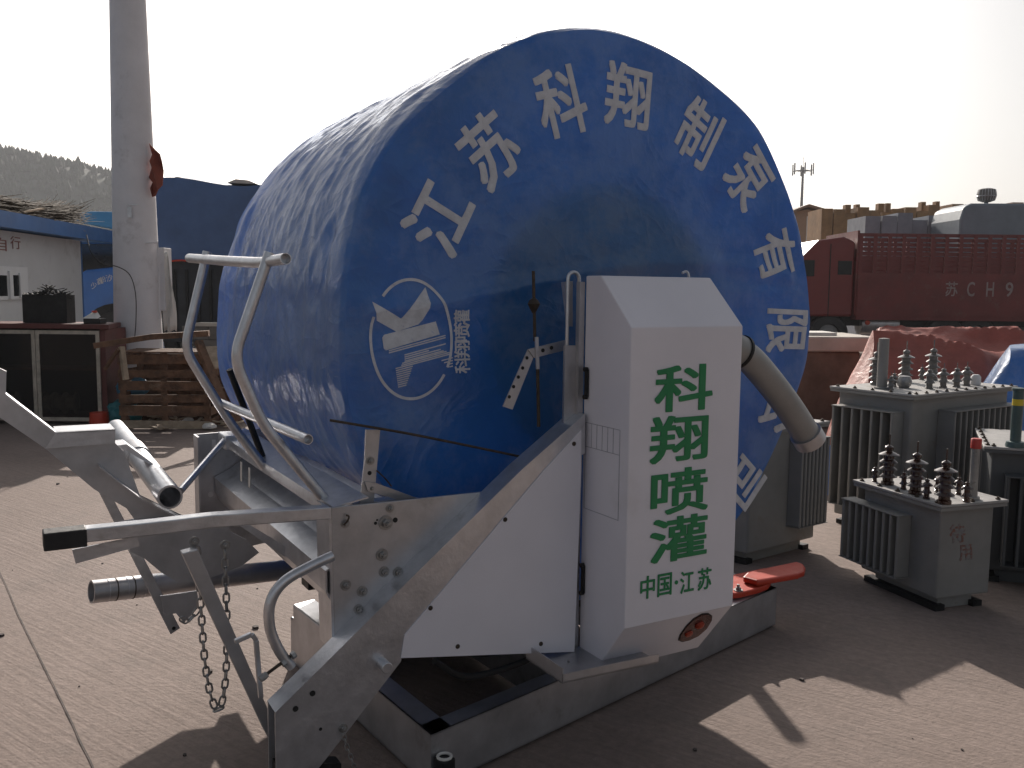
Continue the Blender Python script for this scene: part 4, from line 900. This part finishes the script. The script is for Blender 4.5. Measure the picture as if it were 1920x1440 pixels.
# ================================================================== LEFT BACKGROUND
# tall pale pole
PX = pd(262, 700, 11.3); PX.z = 0; pole = thing('tall_pole', 'tall pale tapering pole rising out of the picture behind the crates', 'pole', PX)
def pr_(z): return .300-.0185*z
m_ = MB(); pts = [PX+Z*z_+Vector((-.012*z_*.0, 0, 0)) for z_ in (0, 1, 2, 3, 4, 5, 6, 8, 10, 12)]; m_.tube(pts, [pr_(p.z)*1.0 for p in pts], 28); m_.build('pole_shaft', CONCP, pole, smooth=True)
m_ = MB(); c_ = PX+Vector((.24, .02, 1.30)); m_.box(c_, (.10, 0, 0), (0, .25, 0), (0, 0, .78)); m_.build('switch_box', CONCP, pole, bevel=.008)
MB().tube(curve_pts([PX+Vector((.20, -.20, 2.12)), PX+Vector((.30, -.15, 2.13)), PX+Vector((.32, -.12, 2.05)), PX+Vector((.31, -.1, 1.2))], 5), .009, 8).build('conduit', CONCP, pole, smooth=True)
m_ = MB(); c_ = PX+Vector((.03, -.262, 2.42)); m_.box(c_, (.05, 0, 0), (0, -.02, 0), (0, 0, .13)); m_.box(c_+Vector((0, -.01, .15)), (.13, 0, 0), (0, -.01, 0), (0, 0, .012)); m_.build('pole_bracket', GALV, pole)
cb_ = curve_pts([pd(162, 440, 10.6), pd(172, 475, 10.4), pd(195, 495, 10.7), pd(220, 500, 10.9), pd(243, 515, 10.97), pd(254, 550, 10.96), pd(255, 600, 10.96), pd(252, 640, 10.95)], 6)
o = MB().tube(cb_, .006, 6).build('black_cable', RUBBER, smooth=True); tag(o, 'thin black cable sagging from the cabin eave and down the pale pole', 'cable')
# white sheet hanging behind the switch box
m_ = MB(); g_ = []
for j in range(14):
    z_ = 2.02-j*.075; row = []
    for i in range(6): row.append(m_.bm.verts.new((PX.x+.30+.028*i*(.5+.075*min(j, 8)), PX.y+.05+.03*math.sin(i*1.7+j*.5), z_+.02*math.sin(i*2))))
    g_.append(row)
for a, c in zip(g_, g_[1:]):
    for i in range(5): m_.bm.faces.new((a[i], a[i+1], c[i+1], c[i]))
o = m_.build('hanging_sheet', CLOTH, smooth=True); tag(o, 'white sheet hanging down at the right side of the pale pole', 'sheet')
sol = o.modifiers.new('thickness', 'SOLIDIFY'); sol.thickness = .004
# red rag on the pole
rg = [(279, 268), (291, 281), (299, 288), (303, 303), (306, 320), (304, 347), (296, 355), (291, 367), (285, 369), (281, 353), (286, 342), (279, 333), (284, 314), (280, 302), (285, 290)]
m_ = MB(); c0 = [pd(x, y, PX.y-.14+.06*math.sin(i*1.9)) for i, (x, y) in enumerate(rg)]; m_.prism(c0, (0, .02, 0)); o = m_.build('red_rag', ORANGEF); tag(o, 'torn brownish-red rag fluttering from the pale pole', 'rag')

# cabin: long side seen at a slant
def cp(x, y, pA, dirn): return pp(x, y, pA, Vector((-dirn.y, dirn.x, 0)))
wa, wb = pd(-60, 545, 11.0), pd(154, 545, 14.6); wa.z = wb.z = 0; wd = (wb-wa).normalized(); wn = Vector((wd.y, -wd.x, 0))
cabn = thing('site_cabin', 'white panel cabin with blue roof edge and a small window, left edge', 'cabin', (wa+wb)/2-wn*1.5)
ez = 2.31
L0 = wa-wd*2
m_ = MB(); m_.box(L0, wb-L0, -wn*3, Z*ez); m_.build('wall', CABW, cabn)
e0, e1_ = L0-wd*.2+wn*.32, wb+wd*.95+wn*.32
m_ = MB(); m_.box(e0+Z*(ez+.02), e1_-e0, -wn*3.6, Z*.05); m_.build('roof', mat('blue_roof_sheet', (.03, .16, .40), .5, 0, .1, 2, .1, 20), cabn)
m_ = MB(); m_.box(e0+Z*(ez+.0), e1_-e0, wn*.02, Z*.20); m_.box(e1_+Z*ez, -wn*3.6, wd*.02, Z*.20); m_.build('fascia', mat('blue_fascia', (.025, .12, .34), .5, 0, .1, 2, .1, 20), cabn)
MB().box(wb+wn*.01, wd*.03, -wn*.12, Z*ez).build('corner_trim', mat('blue_fascia', 0), cabn)
# window: frame, sash, panes
def wq(x, y): return cp(x, y, wa+wn*.004, wd)
wl, wr = wq(-20, 505), wq(50, 505); zt2, zb2 = wq(30, 502).z, wq(30, 556).z
def wbox(x0, x1, y0, y1, t, m, name, par):
    a, c = wq(x0, (y0+y1)/2), wq(x1, (y0+y1)/2); z1_, z0_ = wq((x0+x1)/2, y0).z, wq((x0+x1)/2, y1).z; a.z = c.z = z0_
    return MB().box(a, c-a, wn*t, Z*(z1_-z0_)).build(name, m, par)
WF = mat('white_window_plastic', (.72, .73, .73), .45, 0, .03, 5, 0)
wf = wbox(-30, 50, 499, 562, .02, WF, 'window_frame', cabn)
for x0_, x1_ in ((-12, 10), (20, 32)):
    q = wbox(x0_, x1_, 516, 555, .026, GLASSD, 'pane', cabn)
q = wbox(12, 18, 508, 560, .05, WF, 'mullion', cabn); q = wbox(32, 41, 512, 558, .045, WF, 'sash', cabn)
REDC = mat('faded_red_characters', (.28, .12, .11), .7)
for ch, x, y in (('自', 2, 458), ('行', 29, 455)):
    c_ = wq(x, y); lettering(ch, 'painted_character', REDC, cabn, c_, wd, Z, .30, .17, .0, out=wn)
# broom of dry brushwood on the roof
bo = cp(100, 392, wa+wn*.3, wd); br_ = MB()
r0 = Vector(cp(-20, 384, wa, wd)); r0.z = ez+.12; dirb = wd
for i in range(1900):
    st_ = r0+wd*random.uniform(-.8, 2.0)+wn*random.uniform(-.30, .25)+Z*random.uniform(0, .26); k = (st_-r0).dot(wd)/2.2
    ln = random.uniform(.5, 1.15); dv = (wd*1.0+wn*random.uniform(-.18, .18)+Z*(random.uniform(-.03, .36)*max(.15, k))).normalized(); p1_ = st_+dv*ln*.6; p2_ = p1_+(dv+Vector((random.uniform(-.2, .2), 0, random.uniform(-.12, .22)))).normalized()*ln*.4
    br_.tube([st_, p1_, p2_], [.009, .006, .003], 3)
o = br_.build('brushwood_heap', STRAW, org=r0); tag(o, 'heap of dry brown brushwood lying on the cabin roof, twigs towards the pole', 'brushwood'); o['kind'] = 'stuff'
m_ = MB(); m_.bar(cp(42, 398, wa+wn*.3, wd)+Z*.0, cp(80, 391, wa+wn*.3, wd), .05, .02); o = m_.build('roof_stick', WOOD2); tag(o, 'short pale stick lying by the brushwood on the cabin roof', 'stick')
# blue lorry behind the cabin, cab only in view, with its loaded body under blue cover
BY = 17.6
bl = thing('covered_lorry', 'lorry with light blue cab and high load under a dark blue cover, behind the pole', 'lorry', (pd(330, 545, BY).x, BY+1.2, 0))
def bx(x): return pd(x, 545, BY).x
def bz(y): return pd(300, y, BY).z
cabc = [(152, 668), (152, 598), (150, 512), (160, 506), (216, 500), (262, 500), (262, 668)]
m_ = MB(); m_.prism([pd(x, y, BY) for x, y in cabc], (0, 2.3, 0)); cabb = m_.build('cab', BLUEP, bl, bevel=.05)
m_ = MB(); m_.prism([pd(x, y, BY+.1) for x, y in ((152, 512), (152, 440), (262, 436), (262, 500))], (0, 2.1, 0)); m_.build('cab_window', GLASSD, cabb, org=ORG[cabb.name])
m_ = MB(); m_.prism([pd(x, y, BY-.02) for x, y in ((132, 408), (150, 399), (170, 396), (262, 397), (262, 440), (135, 415))], (0, 2.2, 0)); m_.build('cab_roof', mat('light_blue_cab_roof', (.06, .26, .50), .45, 0, .06, 2, .05), cabb, org=ORG[cabb.name], bevel=.04)
MB().bar(pd(171, 441, BY-.1), pd(192, 448, BY-.1), .03, .03).build('wiper', CLOTH, cabb, org=ORG[cabb.name])
for ch, x, y, s_ in (('少', 176, 535, .16), ('鑫', 187, 527, .16), ('粉', 193, 524, .15), ('沙', 205, 521, .17)):
    p = pd(x, y, BY-.003); lettering(ch, 'painted_character', CLOTH, cabb, p, Vector((.96, 0, .28)), Vector((-.28, 0, .96)), s_*.75, s_*.75, .0, out=(0, -1, 0))
wheel(bl, bx(218), BY+.1, .58, 1.1)
MB().lathe([(.72, 0), (.72, .05), (.0001, .05)], c=(bx(218), BY-.003, .55), axis=(0, -1, 0), n=30).build('wheel_arch', BLACKB, bl)
# load body
ld = [(278, 620), (278, 345), (290, 337), (330, 333), (374, 336), (420, 342), (480, 344), (560, 350), (560, 620)]
b = MB(); nX, nZ = 60, 30; X0, X1 = bx(283), bx(600); ztp = lambda u_: bz(337+12*u_)+.05*math.sin(u_*9)
for side, yy in ((0, BY-.25), (1, BY+2.2)):
    pass
vsf = []
for j in range(nZ+1):
    row = []
    for i in range(nX+1):
        u_ = i/nX; x = X0+(X1-X0)*u_; z_ = bz(488)+(ztp(u_)-bz(488))*j/nZ; row.append(b.bm.verts.new((x, BY-.25+.05*noise.noise(Vector((x*2, z_*.8, 1)))+.12*(j/nZ)**6, z_)))
    vsf.append(row)
rowt = [b.bm.verts.new((X0+(X1-X0)*i/nX, BY+1.0, ztp(i/nX)+.12)) for i in range(nX+1)]; rowb = [b.bm.verts.new((X0+(X1-X0)*i/nX, BY+2.2, ztp(i/nX))) for i in range(nX+1)]; rowc = [b.bm.verts.new((X0+(X1-X0)*i/nX, BY+2.2, bz(488))) for i in range(nX+1)]
allr = vsf+[rowt, rowb, rowc]
for a, c in zip(allr, allr[1:]+[allr[0]]):
    for i in range(nX): b.bm.faces.new((a[i], a[i+1], c[i+1], c[i]))
b.bm.faces.new([r[0] for r in allr]); b.bm.faces.new([r[-1] for r in allr][::-1])
cov = b.build('load_cover', mat('dark_blue_canvas', (.06, .115, .25), .6, 0, .1, 2, .2, 12), bl, smooth=True)
for (xa, xb, k) in ((312, 374, .09), (425, 482, .07)):
    MB().prism([pd(xa, 337+(xa-283)*.04, BY+.1), pd((xa+xb)/2-12, 330+(xa-283)*.04, BY+.1), pd((xa+xb)/2+12, 332+(xb-283)*.03, BY+.1), pd(xb, 338+(xb-283)*.035, BY+.1)], (0, .8, 0)).build('cover_patch', mat('sand_cloth', (.55, .48, .42), .8), bl)
MB().box((X0, BY-.1, bz(640)), (X1-X0, 0, 0), (0, 2.2, 0), (0, 0, bz(489)-bz(640))).build('body_side', mat('dark_lorry_body', (.025, .028, .035), .6, 0, .3, 2, .2), bl)
m_ = MB(); m_.tube([pd(300+i*8, 489+.8*math.sin(i), BY-.33) for i in range(16)], .018, 6); m_.build('rope', REDP, bl, smooth=True)
for x in (330, 352, 374, 396, 418): MB().box((bx(x), BY-.13, bz(625)), (.05, 0, 0), (0, .03, 0), (0, 0, bz(505)-bz(625))).build('body_rib', BLACKB, bl)
wheel(bl, bx(360), BY+.1, .58, 1.1); wheel(bl, bx(440), BY+.1, .58, 1.1)
# brick low wall behind the broken crates, at the reel's left edge
m_ = MB(); wy = 13.5; xa, xb = pd(365, 610, wy).x, pd(480, 610, wy).x; lw = thing('low_wall', 'low grey block wall with a pale coping, behind the broken crates', 'wall', ((xa+xb)/2, wy, 0))
zt3 = pd(400, 612, wy).z; MB().box((xa, wy, zt3), (xb-xa, 0, 0), (0, .3, 0), (0, 0, .05)).build('coping', PALE, lw)
blm = shared('block', lambda q: q.box((.004, 0, .004), (.392, 0, 0), (0, .22, 0), (0, 0, .192)), mat('grey_wall_block', (.16, .15, .14), .85, 0, .2, 3, .4, 30))
for r in range(int(zt3/.2)+1):
    for i in range(int((xb-xa)/.4)+1):
        z_ = zt3-.2*(r+1)
        if z_ > -.15: inst('block', blm, lw, (xa+.4*i+(.2 if r % 2 else 0)-.2, wy+.02, z_))

# cabinet with glazed doors
CY = 10.4; cx0 = pd(-60, 700, CY).x; cx1 = pd(206, 700, CY).x; ztop = pd(100, 607, CY).z
cab_ = thing('glazed_cabinet', 'dark red topped cabinet with metal-framed glass doors, in front of the white cabin', 'cabinet', ((cx0+cx1)/2, CY+.3, 0))
MB().prism([(cx0, CY-.06, ztop), (cx1+.03, CY-.06, ztop), (cx1-.12, CY+.62, ztop), (cx0, CY+.62, ztop)], -Z*.055).build('cabinet_top', TABLER, cab_, bevel=.006)
MB().box((cx0, CY+.56, .05), (cx1-cx0-.1, 0, 0), (0, .02, 0), (0, 0, ztop-.11)).build('back_panel', mat('cabinet_inside', (.035, .022, .018), .8, 0, .4, 5, .2), cab_)
for x in (cx0, cx1-.10): MB().box((x, CY, .0), (.06, 0, 0), (0, .56, 0), (0, 0, ztop-.057)).build('side_panel', TABLER, cab_)
MB().box((cx0+.06, CY+.02, .03), (cx1-cx0-.17, 0, 0), (0, .54, 0), (0, 0, .05)).build('bottom_panel', TABLER, cab_)
MB().box((cx0+.06, CY+.12, .62), (cx1-cx0-.17, 0, 0), (0, .42, 0), (0, 0, .025)).build('shelf', WOOD, cab_)
def door(xa, xb, lab):
    a, c = pd(xa, 700, CY).x, pd(xb, 700, CY).x; zt_, zb_ = ztop-.075, pd(100, 789, CY-.02).z; w_ = .042; m_ = MB()
    m_.box((a, CY-.025, zb_), (w_, 0, 0), (0, .02, 0), (0, 0, zt_-zb_)); m_.box((c-w_, CY-.025, zb_), (w_, 0, 0), (0, .02, 0), (0, 0, zt_-zb_))
    m_.box((a+w_, CY-.025, zt_-w_), (c-a-2*w_, 0, 0), (0, .02, 0), (0, 0, w_)); m_.box((a+w_, CY-.025, zb_), (c-a-2*w_, 0, 0), (0, .02, 0), (0, 0, w_))
    d = m_.build('door', ALU, cab_, label=lab); g = bpy.data.materials.get('thin_window_glass')
    if g is None:
        g = bpy.data.materials.new('thin_window_glass'); g.use_nodes = True; nn = g.node_tree; pb_ = nn.nodes['Principled BSDF']; pb_.inputs['Roughness'].default_value = .08; pb_.inputs['Base Color'].default_value = (.05, .05, .05, 1)
        tr = nn.nodes.new('ShaderNodeBsdfTransparent'); tr.inputs[0].default_value = (.7, .7, .7, 1); mx = nn.nodes.new('ShaderNodeMixShader'); mx.inputs[0].default_value = .25
        nn.links.new(tr.outputs[0], mx.inputs[1]); nn.links.new(pb_.outputs[0], mx.inputs[2]); nn.links.new(mx.outputs[0], nn.nodes['Material Output'].inputs[0])
    MB().box((a+w_, CY-.017, zb_+w_), (c-a-2*w_, 0, 0), (0, .004, 0), (0, 0, zt_-zb_-2*w_)).build('pane', g, d, org=ORG[d.name])
door(-58, 70, None); door(71, 190, None)
rollm = shared('coil_roll', lambda b: b.lathe([(.06, -.07), (.13, -.07), (.13, -.05), (.09, -.045), (.09, .045), (.13, .05), (.13, .07), (.06, .07)], n=20), WOOD2, True)
for i, x in enumerate((92, 112, 132, 20)):
    o = bpy.data.objects.new('reel_roll', rollm); COL.objects.link(o); o.location = (pd(x, 760, CY+.3).x, CY+.32, .21); o.rotation_euler = (0, math.pi/2, .1*i); ORG[o.name] = o.location.copy()
    tag(o, 'small pale cable reel on the cabinet bottom behind the glass', 'reel', 'small reels inside the cabinet')
# black box on the cabinet, with scraps
a, c = pd(43, 600, CY+.15).x, pd(126, 600, CY+.15).x; z1_ = pd(80, 553, CY+.15).z
bk = thing('black_bin', 'sooty black open bin full of dark scrap, on the cabinet top', 'bin', ((a+c)/2, CY+.35, ztop))
m_ = MB(); t_ = .012; zt_ = z1_
m_.box((a, CY+.15, ztop+.002), (c-a, 0, 0), (0, t_, 0), (0, 0, zt_-ztop)); m_.box((a, CY+.15+t_, ztop+.002), (t_, 0, 0), (0, .18, 0), (0, 0, zt_-ztop)); m_.box((c-t_, CY+.15+t_, ztop+.002), (t_, 0, 0), (0, .18, 0), (0, 0, zt_-ztop)); m_.box((a, CY+.15+t_+.18, ztop+.002), (c-a, 0, 0), (0, t_, 0), (0, 0, zt_-ztop)); m_.build('bin_wall', BLACKB, bk)
m_ = MB()
for i in range(160):
    p = Vector((random.uniform(a+.05, c-.05), CY+.18+random.uniform(0, .14), zt_-.05)); p.z += .12*math.exp(-((p.x-(a+c)/2-.03)/.1)**2)*random.random()+.03*random.random()
    m_.bar(p, p+Vector((random.uniform(-.12, .12), random.uniform(-.05, .05), random.uniform(0, .06))), .015, .008)
o = m_.build('scrap', BLACKB, bk, kind='stuff')
# small lantern-like device on the table
a = pd(156, 600, CY+.05).x; m_ = MB(); dv_ = thing('battery_box', 'small black box with white pitched lid and orange knob, right end of the cabinet top', 'box', (a+.08, CY+.15, ztop))
MB().box((a, CY+.05, ztop+.002), (.19, 0, 0), (0, .18, 0), (0, 0, .06)).build('case', RUBBER, dv_, bevel=.006)
MB().prism([(a-.005, CY+.04, ztop+.063), (a+.17, CY+.04, ztop+.063), (a+.10, CY+.12, ztop+.115), (a+.05, CY+.12, ztop+.115)], (0, .08, .02)).build('lid', CLOTH, dv_)
MB().box((a+.06, CY+.14, ztop+.128), (.05, 0, 0), (0, .03, 0), (0, 0, .022)).build('knob', REDP, dv_)
o = MB().prism([(pd(128, 600, CY).x, CY-.02, ztop+.003), (pd(158, 600, CY).x, CY+.08, ztop+.003), (pd(156, 600, CY).x, CY+.18, ztop+.003), (pd(140, 600, CY).x, CY+.12, ztop+.003)], Z*.004).build('paper_sheet', CLOTH); tag(o, 'white sheet of paper lying on the cabinet top beside the small box', 'paper')

# broken wooden crates
def crate(label, c, dx, dy, dz, m, yaw, gaps=(4, 5), grp='broken wooden crates at the foot of the pole'):
    t = thing('wooden_crate', label, 'crate', c, grp); R_ = Matrix.Rotation(yaw, 3, 'Z'); ex, ey = R_ @ Vector((1, 0, 0)), R_ @ Vector((0, 1, 0)); c = Vector(c); o_ = c-ex*dx/2-ey*dy/2
    for i in (0, 1):
        for j in (0, 1): MB().box(o_+ex*(i*(dx-.06))+ey*(j*(dy-.06)), ex*.06, ey*.06, Z*dz).build('corner_post', m, t)
    MB().box(o_+ex*(dx*.5-.04), ex*.07, ey*.04, Z*dz).build('corner_post', m, t)
    def slat(p, d, n_, ln, hh):
        j = random.uniform(-.02, .02); MB().prism([p, p+d*ln+Z*j, p+d*ln+Z*(j+hh), p+Z*hh], n_*.016).build('slat', m if random.random() < .8 else WOOD2, t)
    k = gaps[0]
    for r in range(k):
        z_ = dz*(r+.1)/k; slat(o_+Z*z_-ey*.017, ex, ey, dx, dz/k*random.uniform(.58, .86))
        slat(o_+Z*z_+ey*(dy+.001), ex, ey, dx, dz/k*random.uniform(.58, .86))
        slat(o_+Z*z_-ex*.017, ey, ex, dy, dz/k*random.uniform(.58, .86)); slat(o_+Z*z_+ex*(dx+.001), ey, ex, dy, dz/k*random.uniform(.58, .86))
    for r in range(gaps[1]):
        q = r/gaps[1]; MB().box(o_+Z*(dz+.001)+ey*(dy*q), ex*dx*random.uniform(.8, 1.02), ey*(dy/gaps[1]*.55), Z*.016).build('slat', m, t)
    return t
pc1 = pz(305, 806); crate('tall brown slatted crate with gaps, just in front of the pale pole', (pc1.x, pc1.y+.35, 0), .98, .62, .86, WOOD, .06, (6, 7))
pc2 = pz(395, 800); crate('broken brown crate behind the bent guide tubes, nearest the reel', (pc2.x-.0, pc2.y+.55, 0), .52, .6, .78, WOOD, -.25, (5, 6))
# long warped boards lying over them
for i, (p0_, p1_, w_, h_, lab) in enumerate((((178, 648, 9.7), (392, 625, 9.9), .12, .06, 'long warped dark board lying across the top of the crates'), ((300, 633, 10.), (345, 625, 10.05), .16, .012, 'short pale broken piece of board on top of the crates'),
      ((372, 640, 9.6), (432, 790, 9.2), .08, .05, 'dark timber leaning steeply in front of the reel, foot on the slab'), ((398, 650, 9.8), (420, 690, 9.6), .2, .015, 'pale ribbed board standing behind the leaning dark timber'),
      ((228, 650, 9.65), (236, 712, 9.6), .05, .05, 'pale upright batten at the left of the tall crate'), ((197, 692, 9.7), (222, 655, 9.6), .03, .03, 'thin batten slanting at the left of the tall crate'))):
    a, c = pd(*p0_), pd(*p1_); m_ = MB(); mid = (a+c)/2+Z*(.03 if i == 0 else 0); m_.bar(a, mid, w_, h_); m_.bar(mid-(c-a)*.01, c, w_*1.01, h_*1.02); o = m_.build('loose_board', WOOD if i in (0, 2, 5) else WOOD2); tag(o, lab, 'board')
m_ = MB()
for i in range(46):
    p = pz(random.uniform(225, 445), random.uniform(782, 812)); r = random.uniform(.05, .28); a_ = random.uniform(0, 3.1); p.z = random.uniform(.012, .09); m_.bar(p, p+Vector((r*math.cos(a_), r*math.sin(a_), random.uniform(-.01, .05))), random.uniform(.02, .07), .01)
o = m_.build('timber_scraps', WOOD2); o['kind'] = 'stuff'; o['label'] = 'splintered pale timber scraps on the ground before the crates'; o['category'] = 'scraps'
# sacks between the cabinet and the crates
def sack(c, r, m, label, seed, sq=.8):
    b = MB(); bmesh.ops.create_icosphere(b.bm, subdivisions=4, radius=1)
    for v in b.bm.verts:
        n_ = v.co.normalized(); d = 1+.22*noise.noise(n_*1.8+Vector((seed, 0, 0)))+.10*(1-abs(noise.noise(n_*4+Vector((0, seed, 0))))*2); v.co = Vector((n_.x*r*d, n_.y*r*d, max(-.55, n_.z)*r*sq*d))+Vector(c)
    zmin = min(v.co.z for v in b.bm.verts)
    for v in b.bm.verts: v.co.z -= zmin-Vector(c).z if False else 0
    o = b.build('plastic_sack', m, smooth=True); tag(o, label, 'sack', None)
p = pz(214, 800); sack((p.x, p.y+.25, .11), .2, TEAL, 'crumpled teal plastic sack on the ground between cabinet and crates', 1.3)
sack((p.x+.10, p.y+.3, .42), .16, mat('teal_blue_plastic', (.05, .20, .32), .4, 0, .25, 6, .3, 30), 'crumpled blue-green plastic sack lying on top of the teal one', 4.1)
p = pz(345, 800); sack((p.x+.05, p.y+.0, .045), .07, CLOTH, 'small crumpled white bag on the ground before the crates', 6.2)
sack((pz(393, 806).x, pz(393, 806).y, .04), .075, CLOTH, 'small white plastic bag on the ground behind the guide tubes', 8.2, .5)
o = MB().lathe([(.10, 0), (.11, .05), (.10, .16), (.02, .17)], c=(pz(214, 790).x, CY-.1, .86-.0), n=16).build('red_pot', REDP, smooth=True); tag(o, 'small red pot resting between the cabinet and the tall crate', 'pot')
po = bpy.data.objects.get('red_pot'); po.location.z = .0

# ================================================================== HAZE
b = MB(); b.box((-700, -3, -1), (1400, 0, 0), (0, 620, 0), (0, 0, 95)); hz = b.build('haze', None, org=(0, 0, -1)); hz['kind'] = 'stuff'; hz['label'] = 'pale summer haze over the yard'; hz['category'] = 'haze'
hm = bpy.data.materials.new('haze_air'); hm.use_nodes = True; n_ = hm.node_tree; n_.nodes.remove(n_.nodes['Principled BSDF']); pv = n_.nodes.new('ShaderNodeVolumePrincipled')
pv.inputs['Color'].default_value = (.93, .95, 1, 1); pv.inputs['Density'].default_value = .00062; pv.inputs['Anisotropy'].default_value = .1
n_.links.new(pv.outputs[0], n_.nodes['Material Output'].inputs['Volume']); hz.data.materials.append(hm)
